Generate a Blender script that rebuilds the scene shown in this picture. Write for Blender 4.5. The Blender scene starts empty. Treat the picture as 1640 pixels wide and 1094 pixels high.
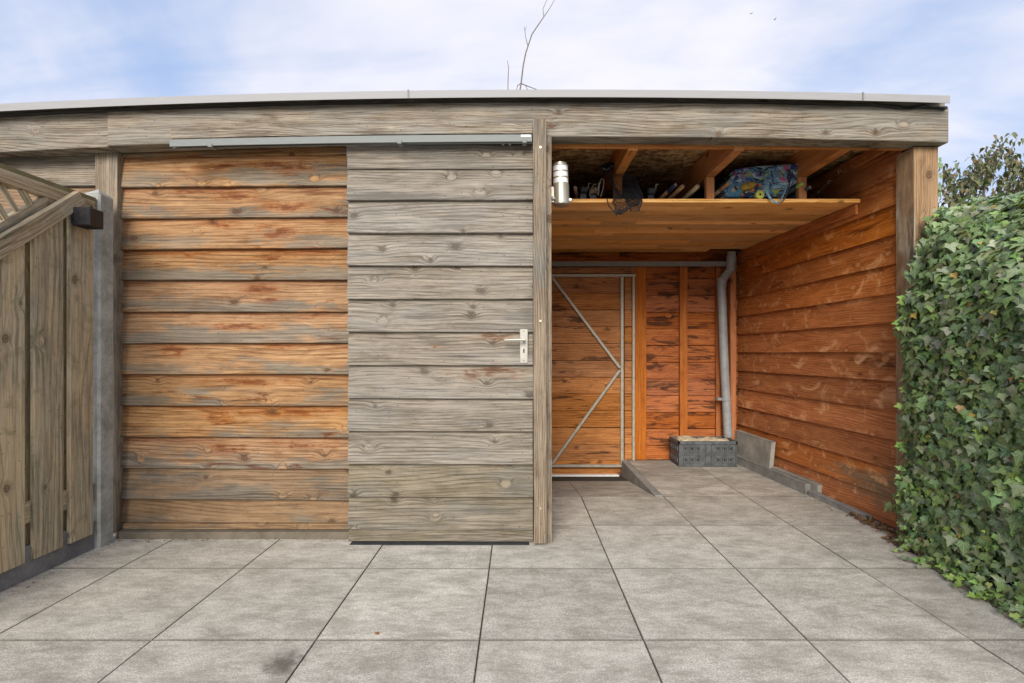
import bpy, bmesh, math, random
from mathutils import Vector, Matrix, noise as mnoise
random.seed(7)
R = math.radians
C = bpy.context.scene.collection
scene = bpy.context.scene

# ------------------------------------------------------------------ camera, light, exposure
F = 795.0; CX, CY = 830.0, 563.0; H = 1.06          # focal length in photo pixels, vanishing point, eye height
cam_d = bpy.data.cameras.new('camera'); cam = bpy.data.objects.new('camera', cam_d); C.objects.link(cam)
cam.location = (0, 0, H); cam.rotation_euler = (R(90), 0, 0)
cam_d.sensor_width = 36; cam_d.lens = 36 * F / 1640
cam_d.shift_x = -10 / 1640; cam_d.shift_y = 16 / 1640
cam_d.clip_start = .05; cam_d.clip_end = 2000
scene.camera = cam

SUN_EL, SUN_AZ = 28, 190                              # azimuth clockwise from +Y
world = bpy.data.worlds.new('World'); scene.world = world; world.use_nodes = True
wt = world.node_tree; wt.nodes.clear()
sd = bpy.data.lights.new('sun', 'SUN'); sun = bpy.data.objects.new('sun', sd); C.objects.link(sun)
sd.energy = 3.0; sd.angle = R(32); sd.color = (1, .935, .85)
sv = Vector((math.sin(R(SUN_AZ)) * math.cos(R(SUN_EL)), math.cos(R(SUN_AZ)) * math.cos(R(SUN_EL)), math.sin(R(SUN_EL))))
sun.rotation_euler = (-sv).to_track_quat('-Z', 'Y').to_euler()
scene.view_settings.view_transform = 'Standard'; scene.view_settings.look = 'None'
scene.view_settings.gamma = 1; scene.view_settings.use_curve_mapping = False
scene.view_settings.exposure = 0.5
SKY_STRENGTH = .1

# ------------------------------------------------------------------ node helper
class NT:
    def __init__(s, tree): s.t = tree; s.n = tree.nodes; s.l = tree.links
    def new(s, k, **kw):
        x = s.n.new(k)
        for a, b in kw.items(): setattr(x, a, b)
        return x
    def plug(s, sock, v):
        if isinstance(v, bpy.types.NodeSocket): s.l.new(v, sock)
        elif v is not None:
            if isinstance(v, (tuple, list)) and len(v) == 3 and sock.type == 'RGBA': v = (*v, 1)
            sock.default_value = v
    def m(s, op, a, b=None, c=None, clamp=False):
        x = s.new('ShaderNodeMath', operation=op, use_clamp=clamp)
        s.plug(x.inputs[0], a); s.plug(x.inputs[1], b)
        if c is not None: s.plug(x.inputs[2], c)
        return x.outputs[0]
    def vm(s, op, a, b=None, sc=None):
        x = s.new('ShaderNodeVectorMath', operation=op)
        s.plug(x.inputs[0], a)
        if b is not None: s.plug(x.inputs[1], b)
        if sc is not None: s.plug(x.inputs['Scale'], sc)
        return x.outputs['Value'] if op in ('LENGTH', 'DOT_PRODUCT', 'DISTANCE') else x.outputs['Vector']
    def mix(s, f, a, b, mode='MIX'):
        x = s.new('ShaderNodeMix', data_type='RGBA', blend_type=mode); x.clamp_factor = True
        s.plug(x.inputs[0], f); s.plug(x.inputs[6], a); s.plug(x.inputs[7], b)
        return x.outputs[2]
    def noise(s, vec, scale=1, detail=3, rough=.55, dist=0, col=False):
        x = s.new('ShaderNodeTexNoise'); s.plug(x.inputs['Vector'], vec)
        x.inputs['Scale'].default_value = scale; x.inputs['Detail'].default_value = detail
        x.inputs['Roughness'].default_value = rough; x.inputs['Distortion'].default_value = dist
        return x.outputs['Color' if col else 'Fac']
    def vor(s, vec, scale=1, feature='F1', rnd=1, dim='3D'):
        x = s.new('ShaderNodeTexVoronoi', feature=feature, voronoi_dimensions=dim); s.plug(x.inputs['Vector'], vec)
        x.inputs['Scale'].default_value = scale; x.inputs['Randomness'].default_value = rnd
        return x
    def ramp(s, v, a, b, c=0, d=1, smooth=True):
        x = s.new('ShaderNodeMapRange', interpolation_type='SMOOTHSTEP' if smooth else 'LINEAR'); x.clamp = True
        s.plug(x.inputs[0], v)
        for i, q in enumerate((a, b, c, d)): s.plug(x.inputs[i + 1], q)
        return x.outputs[0]
    def scl(s, v, xyz): return s.vm('MULTIPLY', v, xyz)
    def sep(s, v):
        x = s.new('ShaderNodeSeparateXYZ'); s.plug(x.inputs[0], v); return x.outputs
    def comb(s, a, b, c):
        x = s.new('ShaderNodeCombineXYZ'); s.plug(x.inputs[0], a); s.plug(x.inputs[1], b); s.plug(x.inputs[2], c); return x.outputs[0]

def new_mat(name):
    m = bpy.data.materials.new(name); m.use_nodes = True; m.node_tree.nodes.clear()
    t = NT(m.node_tree); out = t.new('ShaderNodeOutputMaterial'); b = t.new('ShaderNodeBsdfPrincipled')
    t.l.new(b.outputs[0], out.inputs[0])
    return m, t, b
def bump(t, b, h, dist, strength=1):
    x = t.new('ShaderNodeBump'); x.inputs['Strength'].default_value = strength; x.inputs['Distance'].default_value = dist
    t.plug(x.inputs['Height'], h); t.l.new(x.outputs[0], b.inputs['Normal'])

# ------------------------------------------------------------------ sky
w = NT(wt)
wo = w.new('ShaderNodeOutputWorld'); bg = w.new('ShaderNodeBackground'); w.l.new(bg.outputs[0], wo.inputs[0])
sk = w.new('ShaderNodeTexSky', sky_type='NISHITA'); sk.sun_disc = False
sk.sun_elevation = R(SUN_EL); sk.sun_rotation = R(SUN_AZ); sk.air_density = 1.0; sk.dust_density = 1.6; sk.ozone_density = 1.2
tc = w.new('ShaderNodeTexCoord'); d = w.vm('NORMALIZE', tc.outputs['Generated'])
dz = w.sep(d)[2]
proj = w.vm('DIVIDE', d, w.comb(*[w.m('ADD', w.m('MAXIMUM', dz, 0.0), .28)] * 3))
n1 = w.noise(w.scl(proj, (.9, .9, .9)), 1.15, 7, .52, .35)
n2 = w.noise(w.vm('ADD', w.scl(proj, (.5, 1.6, 1)), (3.3, 1.7, 0)), 1.6, 5, .6, .5)
cl = w.ramp(w.m('ADD', w.m('MULTIPLY', n1, .68), w.m('MULTIPLY', n2, .32)), .40, .63)
skyc = w.mix(.6, sk.outputs[0], (4.3, 5.5, 8.2))      # thin high haze whitens the blue evenly
colr = w.mix(w.m('MULTIPLY', cl, .9), skyc, (7.2, 7.0, 7.4))
w.l.new(colr, bg.inputs[0]); bg.inputs[1].default_value = SKY_STRENGTH

# ------------------------------------------------------------------ wood
def P(px, py, Y): return Vector(((px - CX) * Y / F, Y, H + (CY - py) * Y / F))
def spots_mask(t, pos, spots, nz):
    """sum of soft ellipses: (photo x, photo y, depth, radius along, radius up)"""
    acc = None
    wob = t.vm('SUBTRACT', t.noise(pos, 9, 3, .6, col=True), (.5, .5, .5)); pos = t.vm('ADD', pos, t.vm('MULTIPLY', wob, (.30, 0, .07)))
    for (px, py, Y, rx, rz) in spots:
        c = P(px, py, Y)
        q = t.vm('MULTIPLY', t.vm('SUBTRACT', pos, tuple(c)), (.72 / rx, .6 / max(rx, .1), .85 / rz))
        v = t.m('SUBTRACT', 1, t.vm('LENGTH', q))
        acc = v if acc is None else t.m('MAXIMUM', acc, v)
    return t.m('ADD', acc, nz)

def wood(name, light, dark, grey, grey_lo, stain, stain_amt, knots=.45, K=85, warp=5.5, crack=.5, rough=.78,
         stains=(), wear=(), wearcol=None, zgrad=0.0, knotcol=(.09, .045, .02), pale=None, dirt=0.0, vary=.18, ribs=0.0, moss=None, band=0.0):
    m, t, b = new_mat(name)
    tcn = t.new('ShaderNodeTexCoord'); oi = t.new('ShaderNodeObjectInfo'); geo = t.new('ShaderNodeNewGeometry')
    o = tcn.outputs['Object']; rnd = oi.outputs['Random']
    off = t.comb(t.m('MULTIPLY', rnd, 71.3), t.m('MULTIPLY', rnd, 17.7), t.m('MULTIPLY', rnd, 31.1))
    p = t.vm('ADD', o, off)
    x, y, z = t.sep(p); oz = t.sep(o)[2]
    flat = t.comb(x, z, 0.0)
    # knots
    vk = t.vor(t.vm('ADD', t.scl(flat, (.85, 1.25, 1)), t.vm('SCALE', t.noise(flat, 14, 3, col=True), sc=.035)), 5.4, dim='2D')
    keep = t.m('GREATER_THAN', t.sep(vk.outputs['Color'])[0], 1 - knots)
    ksz = t.ramp(t.sep(vk.outputs['Color'])[1], 0, 1, .04, .115, False)
    dk = vk.outputs['Distance']
    q = t.m('DIVIDE', dk, .17); bumpk = t.m('MULTIPLY', t.m('EXPONENT', t.m('MULTIPLY', t.m('MULTIPLY', q, q), -1.0)), keep)
    # fibres bend round the knots
    side = t.m('MULTIPLY', bumpk, .028)
    pw = t.vm('ADD', p, t.comb(0.0, 0.0, t.m('ADD', side, t.m('MULTIPLY', t.noise(t.scl(p, (1.5, 2, 5)), 1, 2, .5), .04))))
    nlow = t.noise(t.scl(p, (.8, 2, 4.2)), 1, 1, .5)
    nmid = t.noise(t.scl(p, (7, 9, 40)), 1, 3, .6)
    K *= 3.3
    g = t.m('ADD', t.m('ADD', t.m('MULTIPLY', z, K), t.m('MULTIPLY', nlow, warp * 9)), t.m('MULTIPLY', bumpk, t.m('MULTIPLY_ADD', t.sep(vk.outputs['Color'])[2], warp * 4.0, warp * -.6)))
    g = t.m('ADD', g, t.m('MULTIPLY', nmid, 1.1))
    ring = t.m('MULTIPLY_ADD', t.m('SINE', g), .5, .5)
    ring = t.m('POWER', ring, 5.0)
    g2 = t.m('SINE', t.m('MULTIPLY', g, 2.7)); ring2 = t.m('MULTIPLY_ADD', g2, .5, .5)
    streak = t.noise(t.scl(pw, (6, 40, 230)), 1, 4, .75)
    streak2 = t.noise(t.scl(pw, (2.2, 12, 85)), 1, 5, .7)
    blot = t.noise(t.scl(pw, (4.5, 6, 19)), 1, 6, .72, .4)
    amp = t.ramp(t.noise(t.scl(p, (1.4, 3, 9)), 1, 2), .38, .62, .25, 1)
    f = t.m('ADD', t.m('MULTIPLY', t.m('MULTIPLY', ring, amp), .14), t.m('MULTIPLY', t.m('MULTIPLY', ring2, amp), .04))
    f = t.m('ADD', f, t.m('ADD', t.m('MULTIPLY', streak, .42), t.m('ADD', t.m('MULTIPLY', streak2, .38), t.m('MULTIPLY', blot, .28))))
    f = t.ramp(f, .43, .68, 0, 1, False)
    col = t.mix(f, light, dark)
    col = t.mix(t.ramp(blot, .52, .72, 0, .45), col, tuple(c_ * .8 for c_ in dark))
    # silver weathering
    wn = t.noise(t.scl(p, (2.0, 4, 8.5)), 1, 5, .62, .3)
    wv = t.m('ADD', wn, t.m('MULTIPLY', oz, -zgrad))
    wv = t.m('ADD', wv, t.m('MULTIPLY', t.m('SUBTRACT', rnd, .5), .12))
    gr = t.ramp(wv, grey_lo, grey_lo + .16)
    gcol = t.mix(t.ramp(t.m('ADD', t.m('MULTIPLY', f, .5), t.m('MULTIPLY', streak2, .5)), .25, .75), grey, tuple(c * .48 for c in grey))
    col = t.mix(gr, col, gcol)
    # brown resin stains
    if stain_amt > 0 or stains:
        sn = t.noise(t.scl(p, (2.2, 4, 13)), 1, 5, .7, .6)
        sm = t.ramp(sn, .74 - stain_amt * .3, .80 - stain_amt * .25)
        if stain_amt == 0: sm = t.m('MULTIPLY', sm, 0)
        if stains:
            nz = t.m('MULTIPLY', t.m('SUBTRACT', t.noise(t.scl(p, (9, 9, 62)), 1, 7, .75), .5), 4.6)
            raw = spots_mask(t, geo.outputs['Position'], stains, nz)
            hal = t.ramp(t.m('ADD', raw, .35), -.2, 1.1, 0, .75 if stain_amt else .3)
            col = t.mix(t.m('MULTIPLY', hal, t.ramp(blot, .35, .6, .45, 1)), col, tuple((a + b_) / 2 for a, b_ in zip(stain, (.50, .20, .05))))
            sm = t.m('MAXIMUM', sm, t.ramp(raw, .10, 1.0))
        col = t.mix(t.m('MULTIPLY', sm, .78), col, t.mix(f, stain, tuple(c * .35 for c in stain)))
    if band:
        bm_ = t.ramp(t.m('ADD', oz, t.m('MULTIPLY', t.m('SUBTRACT', t.noise(t.scl(p, (3, 4, 24)), 1, 5, .7), .5), .16)), .035, .085, 0, band)
        col = t.mix(bm_, col, t.mix(f, tuple((a + b_) / 2 for a, b_ in zip(stain, light)), stain))
    if wear:
        nz = t.m('MULTIPLY', t.m('SUBTRACT', t.noise(t.scl(p, (5, 5, 34)), 1, 6, .7), .5), 2.0)
        wm = t.ramp(spots_mask(t, geo.outputs['Position'], wear, nz), -.15, .75)
        col = t.mix(t.m('MULTIPLY', wm, .85), col, t.mix(f, wearcol, tuple(c * .55 for c in wearcol)))
    if pale:
        pn = t.ramp(t.noise(t.scl(p, (6, 6, 8)), 1, 5, .62, .9), .52, .74)
        col = t.mix(t.m('MULTIPLY', pn, .75), col, pale)
    # cracks, knots
    ck = t.ramp(t.noise(t.scl(p, (2.3, 20, 120)), 1, 3, .6), .62, .70)
    col = t.mix(t.m('MULTIPLY', ck, crack), col, tuple(c * .25 for c in dark))
    kd = t.m('DIVIDE', dk, ksz)
    kring = t.m('MULTIPLY_ADD', t.m('SINE', t.m('MULTIPLY', kd, 9)), .25, .6)
    kin = t.m('MULTIPLY', t.ramp(kd, .8, 1.15, 1, 0), keep)
    col = t.mix(t.m('MULTIPLY', kin, t.m('ADD', kring, .1)), col, knotcol)
    scar = t.m('MULTIPLY', t.m('MULTIPLY', t.ramp(kd, .9, 1.6, 1, 0), keep), t.m('GREATER_THAN', t.sep(vk.outputs['Color'])[2], .68))
    col = t.mix(t.m('MULTIPLY', scar, t.ramp(streak2, .4, .55, .2, .9)), col, tuple(min(.8, c * 1.35) for c in light))
    halo = t.m('MULTIPLY', t.ramp(kd, 1.0, 2.6, .35, 0), keep)
    col = t.mix(halo, col, tuple(c * .5 for c in dark))
    vs_ = t.vor(t.scl(flat, (1, 1.3, 1)), 22, dim='2D')
    spk = t.m('MULTIPLY', t.ramp(vs_.outputs['Distance'], .05, .12, 1, 0), t.m('GREATER_THAN', t.sep(vs_.outputs['Color'])[0], .91))
    col = t.mix(t.m('MULTIPLY', spk, .65), col, tuple(c * .3 for c in dark))
    # board to board tone, dirt
    hv = t.new('ShaderNodeHueSaturation'); t.l.new(col, hv.inputs['Color'])
    t.plug(hv.inputs['Value'], t.m('MULTIPLY_ADD', t.m('FRACT', t.m('MULTIPLY', rnd, 13.7)), vary * 2, 1 - vary))
    t.plug(hv.inputs['Saturation'], t.m('MULTIPLY_ADD', t.m('FRACT', t.m('MULTIPLY', rnd, 7.1)), .14, .92))
    col = hv.outputs[0]
    if moss:
        pz = t.sep(geo.outputs['Position'])[2]
        mm = t.m('MULTIPLY', t.ramp(t.m('ADD', t.noise(geo.outputs['Position'], 14, 5, .7), t.m('MULTIPLY', pz, -moss[3])), .54, .72), .45)
        col = t.mix(mm, col, moss[:3])
    if dirt:
        col = t.mix(t.m('MULTIPLY', t.ramp(t.noise(geo.outputs['Position'], 3.1, 6, .7), .45, .75), dirt), col, tuple(c * .35 for c in dark))
    t.l.new(col, b.inputs['Base Color'])
    t.plug(b.inputs['Roughness'], t.ramp(f, 0, 1, rough - .08, rough + .08)); b.inputs['Specular IOR Level'].default_value = .22
    hgt = t.m('SUBTRACT', 1, t.m('ADD', t.m('MULTIPLY', f, .5), t.m('ADD', t.m('MULTIPLY', ck, .6), t.m('MULTIPLY', kin, .3))))
    if ribs: hgt = t.m('ADD', hgt, t.m('MULTIPLY', t.m('SINE', t.m('MULTIPLY', oz, 820)), ribs))
    bump(t, b, hgt, .0022, .8)
    return m

Yl = 2.87
stain_pts = [(345, 265, Yl, .09, .03), (470, 268, Yl, .08, .035), (440, 262, Yl, .1, .02), (310, 305, Yl, .10, .016), (375, 313, Yl, .1, .03), (460, 331, Yl, .12, .025), (445, 372, Yl, .09, .045),
             (350, 358, Yl, .09, .02), (480, 402, Yl, .25, .018), (430, 412, Yl, .12, .02), (300, 405, Yl, .12, .014), (410, 464, Yl, .085, .032), (430, 480, Yl, .07, .02), (385, 522, Yl, .14, .02),
             (500, 504, Yl, .06, .015), (275, 560, Yl, .07, .03), (440, 553, Yl, .09, .016), (385, 612, Yl, .2, .016), (350, 668, Yl, .06, .03), (470, 660, Yl, .22, .02), (360, 718, Yl, .08, .03), (480, 712, Yl, .15, .014)]
grey_pts = [(235, 285, Yl, .22, .05), (250, 340, Yl, .20, .035), (255, 385, Yl, .28, .035), (250, 438, Yl, .3, .04), (270, 488, Yl, .32, .035), (300, 540, Yl, .4, .03), (250, 592, Yl, .3, .03), (480, 430, Yl, .3, .02), (500, 385, Yl, .2, .02),
            (230, 640, Yl, .2, .03), (480, 490, Yl, .3, .014), (480, 590, Yl, .35, .015)]
M = {}
M['siding'] = wood('siding wood', (.49, .29, .135), (.165, .080, .034), (.265, .215, .155), .54, (.165, .042, .011), .50, knots=.42, K=95, zgrad=1.6, stains=stain_pts, band=.85,
                   wear=grey_pts, wearcol=(.235, .19, .135), vary=.09, ribs=.12)
M['siding_low'] = wood('dirty low siding wood', (.34, .225, .125), (.15, .09, .05), (.21, .175, .13), .47, (.16, .06, .02), .05, knots=.4, K=95, zgrad=1.3, vary=.08, dirt=.35, ribs=.12)
M['door'] = wood('silvered door wood', (.37, .325, .26), (.12, .098, .072), (.31, .28, .235), .42, (.15, .065, .03), .0, knots=.5, K=95, zgrad=.8, vary=.07,
                 stains=[(788, 540, 2.74, .10, .02), (790, 596, 2.74, .12, .03), (745, 600, 2.74, .05, .03), (700, 556, 2.74, .04, .012)], knotcol=(.11, .085, .06), ribs=.06)
M['door_low'] = wood('damp door wood', (.31, .265, .20), (.11, .09, .055), (.25, .225, .18), .45, (.2, .12, .05), .02, knots=.4, K=95, zgrad=.4, vary=.06, dirt=.35,
                     moss=(.16, .15, .07, .8), knotcol=(.06, .045, .03))
M['beam'] = wood('weathered beam wood', (.39, .34, .265), (.105, .078, .052), (.33, .30, .25), .45, (.2, .09, .045), .12, knots=.42, K=130, warp=9, vary=.06, knotcol=(.16, .07, .035), crack=.7)
M['post'] = wood('post wood', (.34, .275, .195), (.12, .085, .055), (.26, .235, .195), .50, (.25, .11, .05), .03, knots=.3, K=140, warp=7, vary=.06)
M['rightpost'] = wood('sun bleached post wood', (.42, .27, .14), (.20, .11, .05), (.46, .38, .27), .52, (.28, .11, .04), .05, knots=.3, K=140, warp=7, vary=.05)
M['inner'] = wood('orange stained wall wood', (.62, .225, .060), (.28, .078, .018), (.40, .17, .06), .75, (.12, .030, .008), .40, knots=.42, K=110, warp=8, vary=.13, pale=(.86, .46, .20), knotcol=(.80, .38, .14),
                  wear=[(1425, 800, 2.95, .30, .10), (1400, 770, 3.1, .35, .05), (1430, 760, 2.93, .10, .05)], wearcol=(.30, .21, .12), rough=.6, ribs=.45,
                  stains=[(1385, 770, 3.1, .16, .05), (1390, 580, 3.05, .25, .05), (1400, 740, 3.0, .12, .04)])
M['back'] = wood('dark stained back wall wood', (.50, .165, .036), (.22, .050, .010), (.3, .12, .04), .8, (.030, .010, .005), .78, knots=.4, K=100, vary=.14, crack=.9, rough=.6)
M['backdoor'] = wood('amber back door wood', (.55, .24, .072), (.25, .085, .02), (.3, .15, .06), .8, (.05, .018, .008), .60, knots=.35, K=100, vary=.12, crack=.9, rough=.65)
M['batten'] = wood('orange batten wood', (.50, .18, .045), (.28, .08, .018), (.3, .12, .04), .85, (.08, .02, .008), .12, knots=.2, K=120, vary=.08, rough=.6)
M['shelf'] = wood('varnished shelf planking', (.92, .58, .22), (.66, .30, .075), (.4, .18, .06), .9, (.36, .11, .025), .35, knots=.4, K=60, vary=.30, crack=.7, rough=.5)
M['joist'] = wood('joist wood', (.66, .30, .11), (.40, .14, .04), (.3, .14, .06), .85, (.12, .035, .012), .15, knots=.3, K=100, vary=.1)
M['fence'] = wood('green treated fence wood', (.62, .51, .33), (.32, .25, .15), (.52, .45, .31), .45, (.12, .07, .035), .03, knots=.35, K=80, warp=6, vary=.10,
                  moss=(.16, .16, .08, -.03), knotcol=(.09, .06, .035))
M['fence_top'] = wood('pale fence rail wood', (.58, .49, .34), (.26, .185, .105), (.34, .29, .2), .5, (.2, .12, .06), .0, knots=.3, K=80, vary=.08)
M['cap'] = wood('mossy fence cap wood', (.24, .215, .10), (.13, .11, .05), (.20, .19, .10), .4, (.1, .1, .03), .1, knots=.2, K=80, vary=.05, moss=(.13, .15, .04, -.05))

# ------------------------------------------------------------------ other materials
def simple(name, col, rough=.6, metal=0, nscale=30, namt=.15, spec=.4, bd=0.0, streak=None):
    m, t, b = new_mat(name); g = t.new('ShaderNodeTexCoord').outputs['Object']
    v = t.noise(t.scl(g, streak) if streak else g, nscale, 5, .65)
    c = t.mix(t.ramp(v, .3, .7), tuple(q * (1 - namt) for q in col), tuple(min(1, q * (1 + namt)) for q in col))
    t.l.new(c, b.inputs['Base Color']); b.inputs['Metallic'].default_value = metal
    t.plug(b.inputs['Roughness'], t.ramp(v, .3, .7, rough - .08, min(1, rough + .08))); b.inputs['Specular IOR Level'].default_value = spec
    if bd: bump(t, b, v, bd)
    return m
def concrete(name, col, scale=1.0, stain=.4, algae=None, rough=.85):
    m, t, b = new_mat(name); pos = t.new('ShaderNodeNewGeometry').outputs['Position']
    a = t.noise(pos, 4 * scale, 7, .7); f = t.noise(pos, 150, 3, .7); s = t.noise(t.scl(pos, (2, 2, .7)), 6 * scale, 5, .65, .5)
    c = t.mix(t.ramp(a, .3, .72), tuple(q * .68 for q in col), tuple(q * 1.2 for q in col))
    c = t.mix(t.m('MULTIPLY', t.ramp(f, .4, .75), .35), c, tuple(q * .45 for q in col))
    c = t.mix(t.m('MULTIPLY', t.ramp(s, .52, .7), stain), c, tuple(q * .45 for q in col))
    if algae: c = t.mix(t.m('MULTIPLY', t.ramp(t.noise(pos, 9, 5, .7), .48, .68), .55), c, algae)
    t.l.new(c, b.inputs['Base Color']); b.inputs['Roughness'].default_value = rough; b.inputs['Specular IOR Level'].default_value = .25
    bump(t, b, t.m('ADD', f, t.m('MULTIPLY', a, .6)), .0015)
    return m
M['conc'] = concrete('concrete', (.30, .29, .26))
M['concpost'] = concrete('algae stained concrete', (.40, .40, .37), 1.5, .5, (.16, .18, .12))
M['plank'] = concrete('dark concrete plank', (.20, .20, .205), 2, .3, (.3, .29, .27))
M['sillmat'] = concrete('dirty brown sill concrete', (.16, .135, .10), 2, .3)
M['slab'] = concrete('pale concrete slab', (.34, .325, .28), 1.5, .15)
M['kerb'] = concrete('grey concrete kerb', (.29, .285, .26), 2, .3)

TS = .602
def tile_mat():
    m, t, b = new_mat('grey concrete paving'); g = t.new('ShaderNodeNewGeometry').outputs['Position']
    rnd = t.new('ShaderNodeObjectInfo').outputs['Random']
    p = t.vm('ADD', g, t.comb(t.m('MULTIPLY', rnd, 31.0), t.m('MULTIPLY', rnd, 13.0), 0.0))
    cl = t.noise(t.scl(p, (1.5, 2.4, 1)), 3.4, 9, .72, .3)
    cl2 = t.noise(t.scl(p, (3, 9, 1)), 4.0, 7, .75, .25)
    sp = t.noise(g, 170, 3, .85); sp2 = t.noise(g, 60, 5, .8)
    v = t.m('ADD', t.m('MULTIPLY', cl, .5), t.m('ADD', t.m('MULTIPLY', cl2, .32), t.m('MULTIPLY', sp2, .18)))
    c = t.mix(t.ramp(v, .40, .60), (.385, .358, .295), (.71, .672, .58))
    c = t.mix(t.ramp(sp, .44, .60, 0, .7), c, (.25, .235, .20))
    c = t.mix(t.ramp(sp2, .55, .68, 0, .45), c, (.66, .64, .58))
    # warm stains and one dark damp stain near the camera
    ws = t.ramp(t.noise(g, 3.3, 5, .7, .4), .62, .72, 0, .3)
    c = t.mix(ws, c, (.26, .22, .155))
    q = t.vm('LENGTH', t.vm('MULTIPLY', t.vm('SUBTRACT', g, (-.80, 1.69, 0)), (1 / .085, 1 / .11, 0)))
    dm = t.ramp(t.m('ADD', t.m('SUBTRACT', 1, q), t.m('MULTIPLY', t.m('SUBTRACT', t.noise(g, 30, 6, .75), .5), 2.2)), -.1, .9, 0, .85)
    c = t.mix(dm, c, (.105, .095, .075))
    # dark mottling that grows towards the back of the bay
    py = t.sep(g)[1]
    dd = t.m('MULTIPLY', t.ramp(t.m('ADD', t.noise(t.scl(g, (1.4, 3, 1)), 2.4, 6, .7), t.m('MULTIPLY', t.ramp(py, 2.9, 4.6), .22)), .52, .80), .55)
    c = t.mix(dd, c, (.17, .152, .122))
    ob_ = t.vm('ABSOLUTE', t.new('ShaderNodeTexCoord').outputs['Object']); ox, oy, _z = t.sep(ob_)
    ed = t.ramp(t.m('ADD', t.m('MAXIMUM', t.m('SUBTRACT', ox, .0016), oy), t.m('MULTIPLY', t.m('SUBTRACT', t.noise(g, 60, 3, .7), .5), .006)), TS / 2 - .0080, TS / 2 - .0035, 0, .6)
    c = t.mix(ed, c, (.06, .054, .042))
    hv = t.new('ShaderNodeHueSaturation'); t.l.new(c, hv.inputs['Color']); t.plug(hv.inputs['Value'], t.m('MULTIPLY_ADD', t.m('FRACT', t.m('MULTIPLY', rnd, 9.3)), .22, .88))
    t.l.new(hv.outputs[0], b.inputs['Base Color']); b.inputs['Roughness'].default_value = .82; b.inputs['Specular IOR Level'].default_value = .3
    bump(t, b, t.m('ADD', sp, t.m('MULTIPLY', sp2, .5)), .0012)
    return m
M['tile'] = tile_mat()
M['joint'] = simple('dark jointing sand', (.045, .042, .034), .95, nscale=60, namt=.4)
M['earth'] = simple('grey brown earth', (.20, .185, .155), .95, nscale=3, namt=.3)
M['alu'] = simple('brushed aluminium trim', (.31, .31, .31), .6, 0, 12, .06, streak=(.6, 4, 8))
M['track'] = simple('galvanised track steel', (.19, .205, .195), .6, 0, 14, .14, streak=(1, 4, 8), bd=.0004)
M['frame'] = simple('galvanised frame steel', (.38, .355, .29), .5, .35, 25, .14)
M['pipe'] = simple('grey plastic pipe', (.26, .27, .27), .38, 0, 14, .14)
M['black'] = simple('black satin metal', (.014, .014, .016), .42, 0, 40, .2)
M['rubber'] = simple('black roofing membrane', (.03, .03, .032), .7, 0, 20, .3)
M['handle'] = simple('brushed aluminium handle', (.44, .42, .37), .4, .3, 30, .05)
M['steel'] = simple('brushed stainless steel', (.44, .41, .34), .42, .6, 10, .07, streak=(8, 8, .6))
M['opal'] = simple('opal white plastic', (.80, .80, .80), .35, 0, 5, .02)
M['dark'] = simple('dark board', (.03, .022, .016), .9, 0, 10, .2)
M['crate'] = simple('dusty black crate plastic', (.085, .092, .095), .55, 0, 20, .3)
M['hole'] = simple('black recess', (.006, .006, .006), .8)
M['sack'] = simple('dusty beige sacking', (.46, .39, .27), .9, 0, 22, .25, bd=.004)
M['cork'] = simple('cork grip', (.50, .27, .13), .75, 0, 90, .3)
M['cork_pale'] = simple('pale cork grip', (.62, .47, .28), .7, 0, 90, .2)
M['navy'] = simple('navy foam grip', (.03, .045, .085), .6, 0, 40, .2)
M['charcoal'] = simple('charcoal foam grip', (.05, .052, .06), .6, 0, 40, .2)
M['carbon'] = simple('dark rod blank', (.02, .02, .024), .3, 0, 30, .2)
M['lime'] = simple('lime green plastic', (.36, .50, .10), .4, 0, 20, .1)
M['red'] = simple('red plastic', (.55, .08, .06), .35, 0, 20, .1)
M['yellow'] = simple('yellow green spool', (.55, .56, .10), .45, 0, 20, .1)
M['strap'] = simple('pale blue webbing', (.20, .38, .48), .7, 0, 60, .2)
M['cyan'] = simple('light blue cloth', (.12, .30, .46), .75, 0, 16, .35)
M['ochre'] = simple('ochre cloth', (.46, .29, .05), .75, 0, 30, .35)
M['net'] = simple('black netting cord', (.018, .019, .024), .75, 0, 30, .2)
M['nail'] = simple('rusty nail head', (.06, .045, .035), .6, .3, 50, .2)
M['screw'] = simple('yellow zinc screw', (.62, .55, .36), .35, .7, 50, .1)
M['bark'] = simple('grey brown bark', (.12, .095, .075), .9, 0, 30, .3)
M['twig'] = simple('grey twig bark', (.17, .14, .115), .9, 0, 60, .3)
M['stem'] = simple('ivy stem', (.13, .10, .055), .85, 0, 40, .3)
M['bird'] = simple('white and grey feathers', (.85, .88, .95), .8, 0, 8, .3)
M['label'] = simple('white sticker', (.8, .8, .78), .5)
M['dryleaf'] = simple('dry brown leaf', (.20, .105, .045), .85, 0, 60, .5)
M['white'] = simple('white threshold strip', (.72, .72, .70), .5, 0, 30, .08)
M['grass'] = simple('dark undergrowth', (.03, .035, .015), .95, 0, 20, .5)

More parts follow.
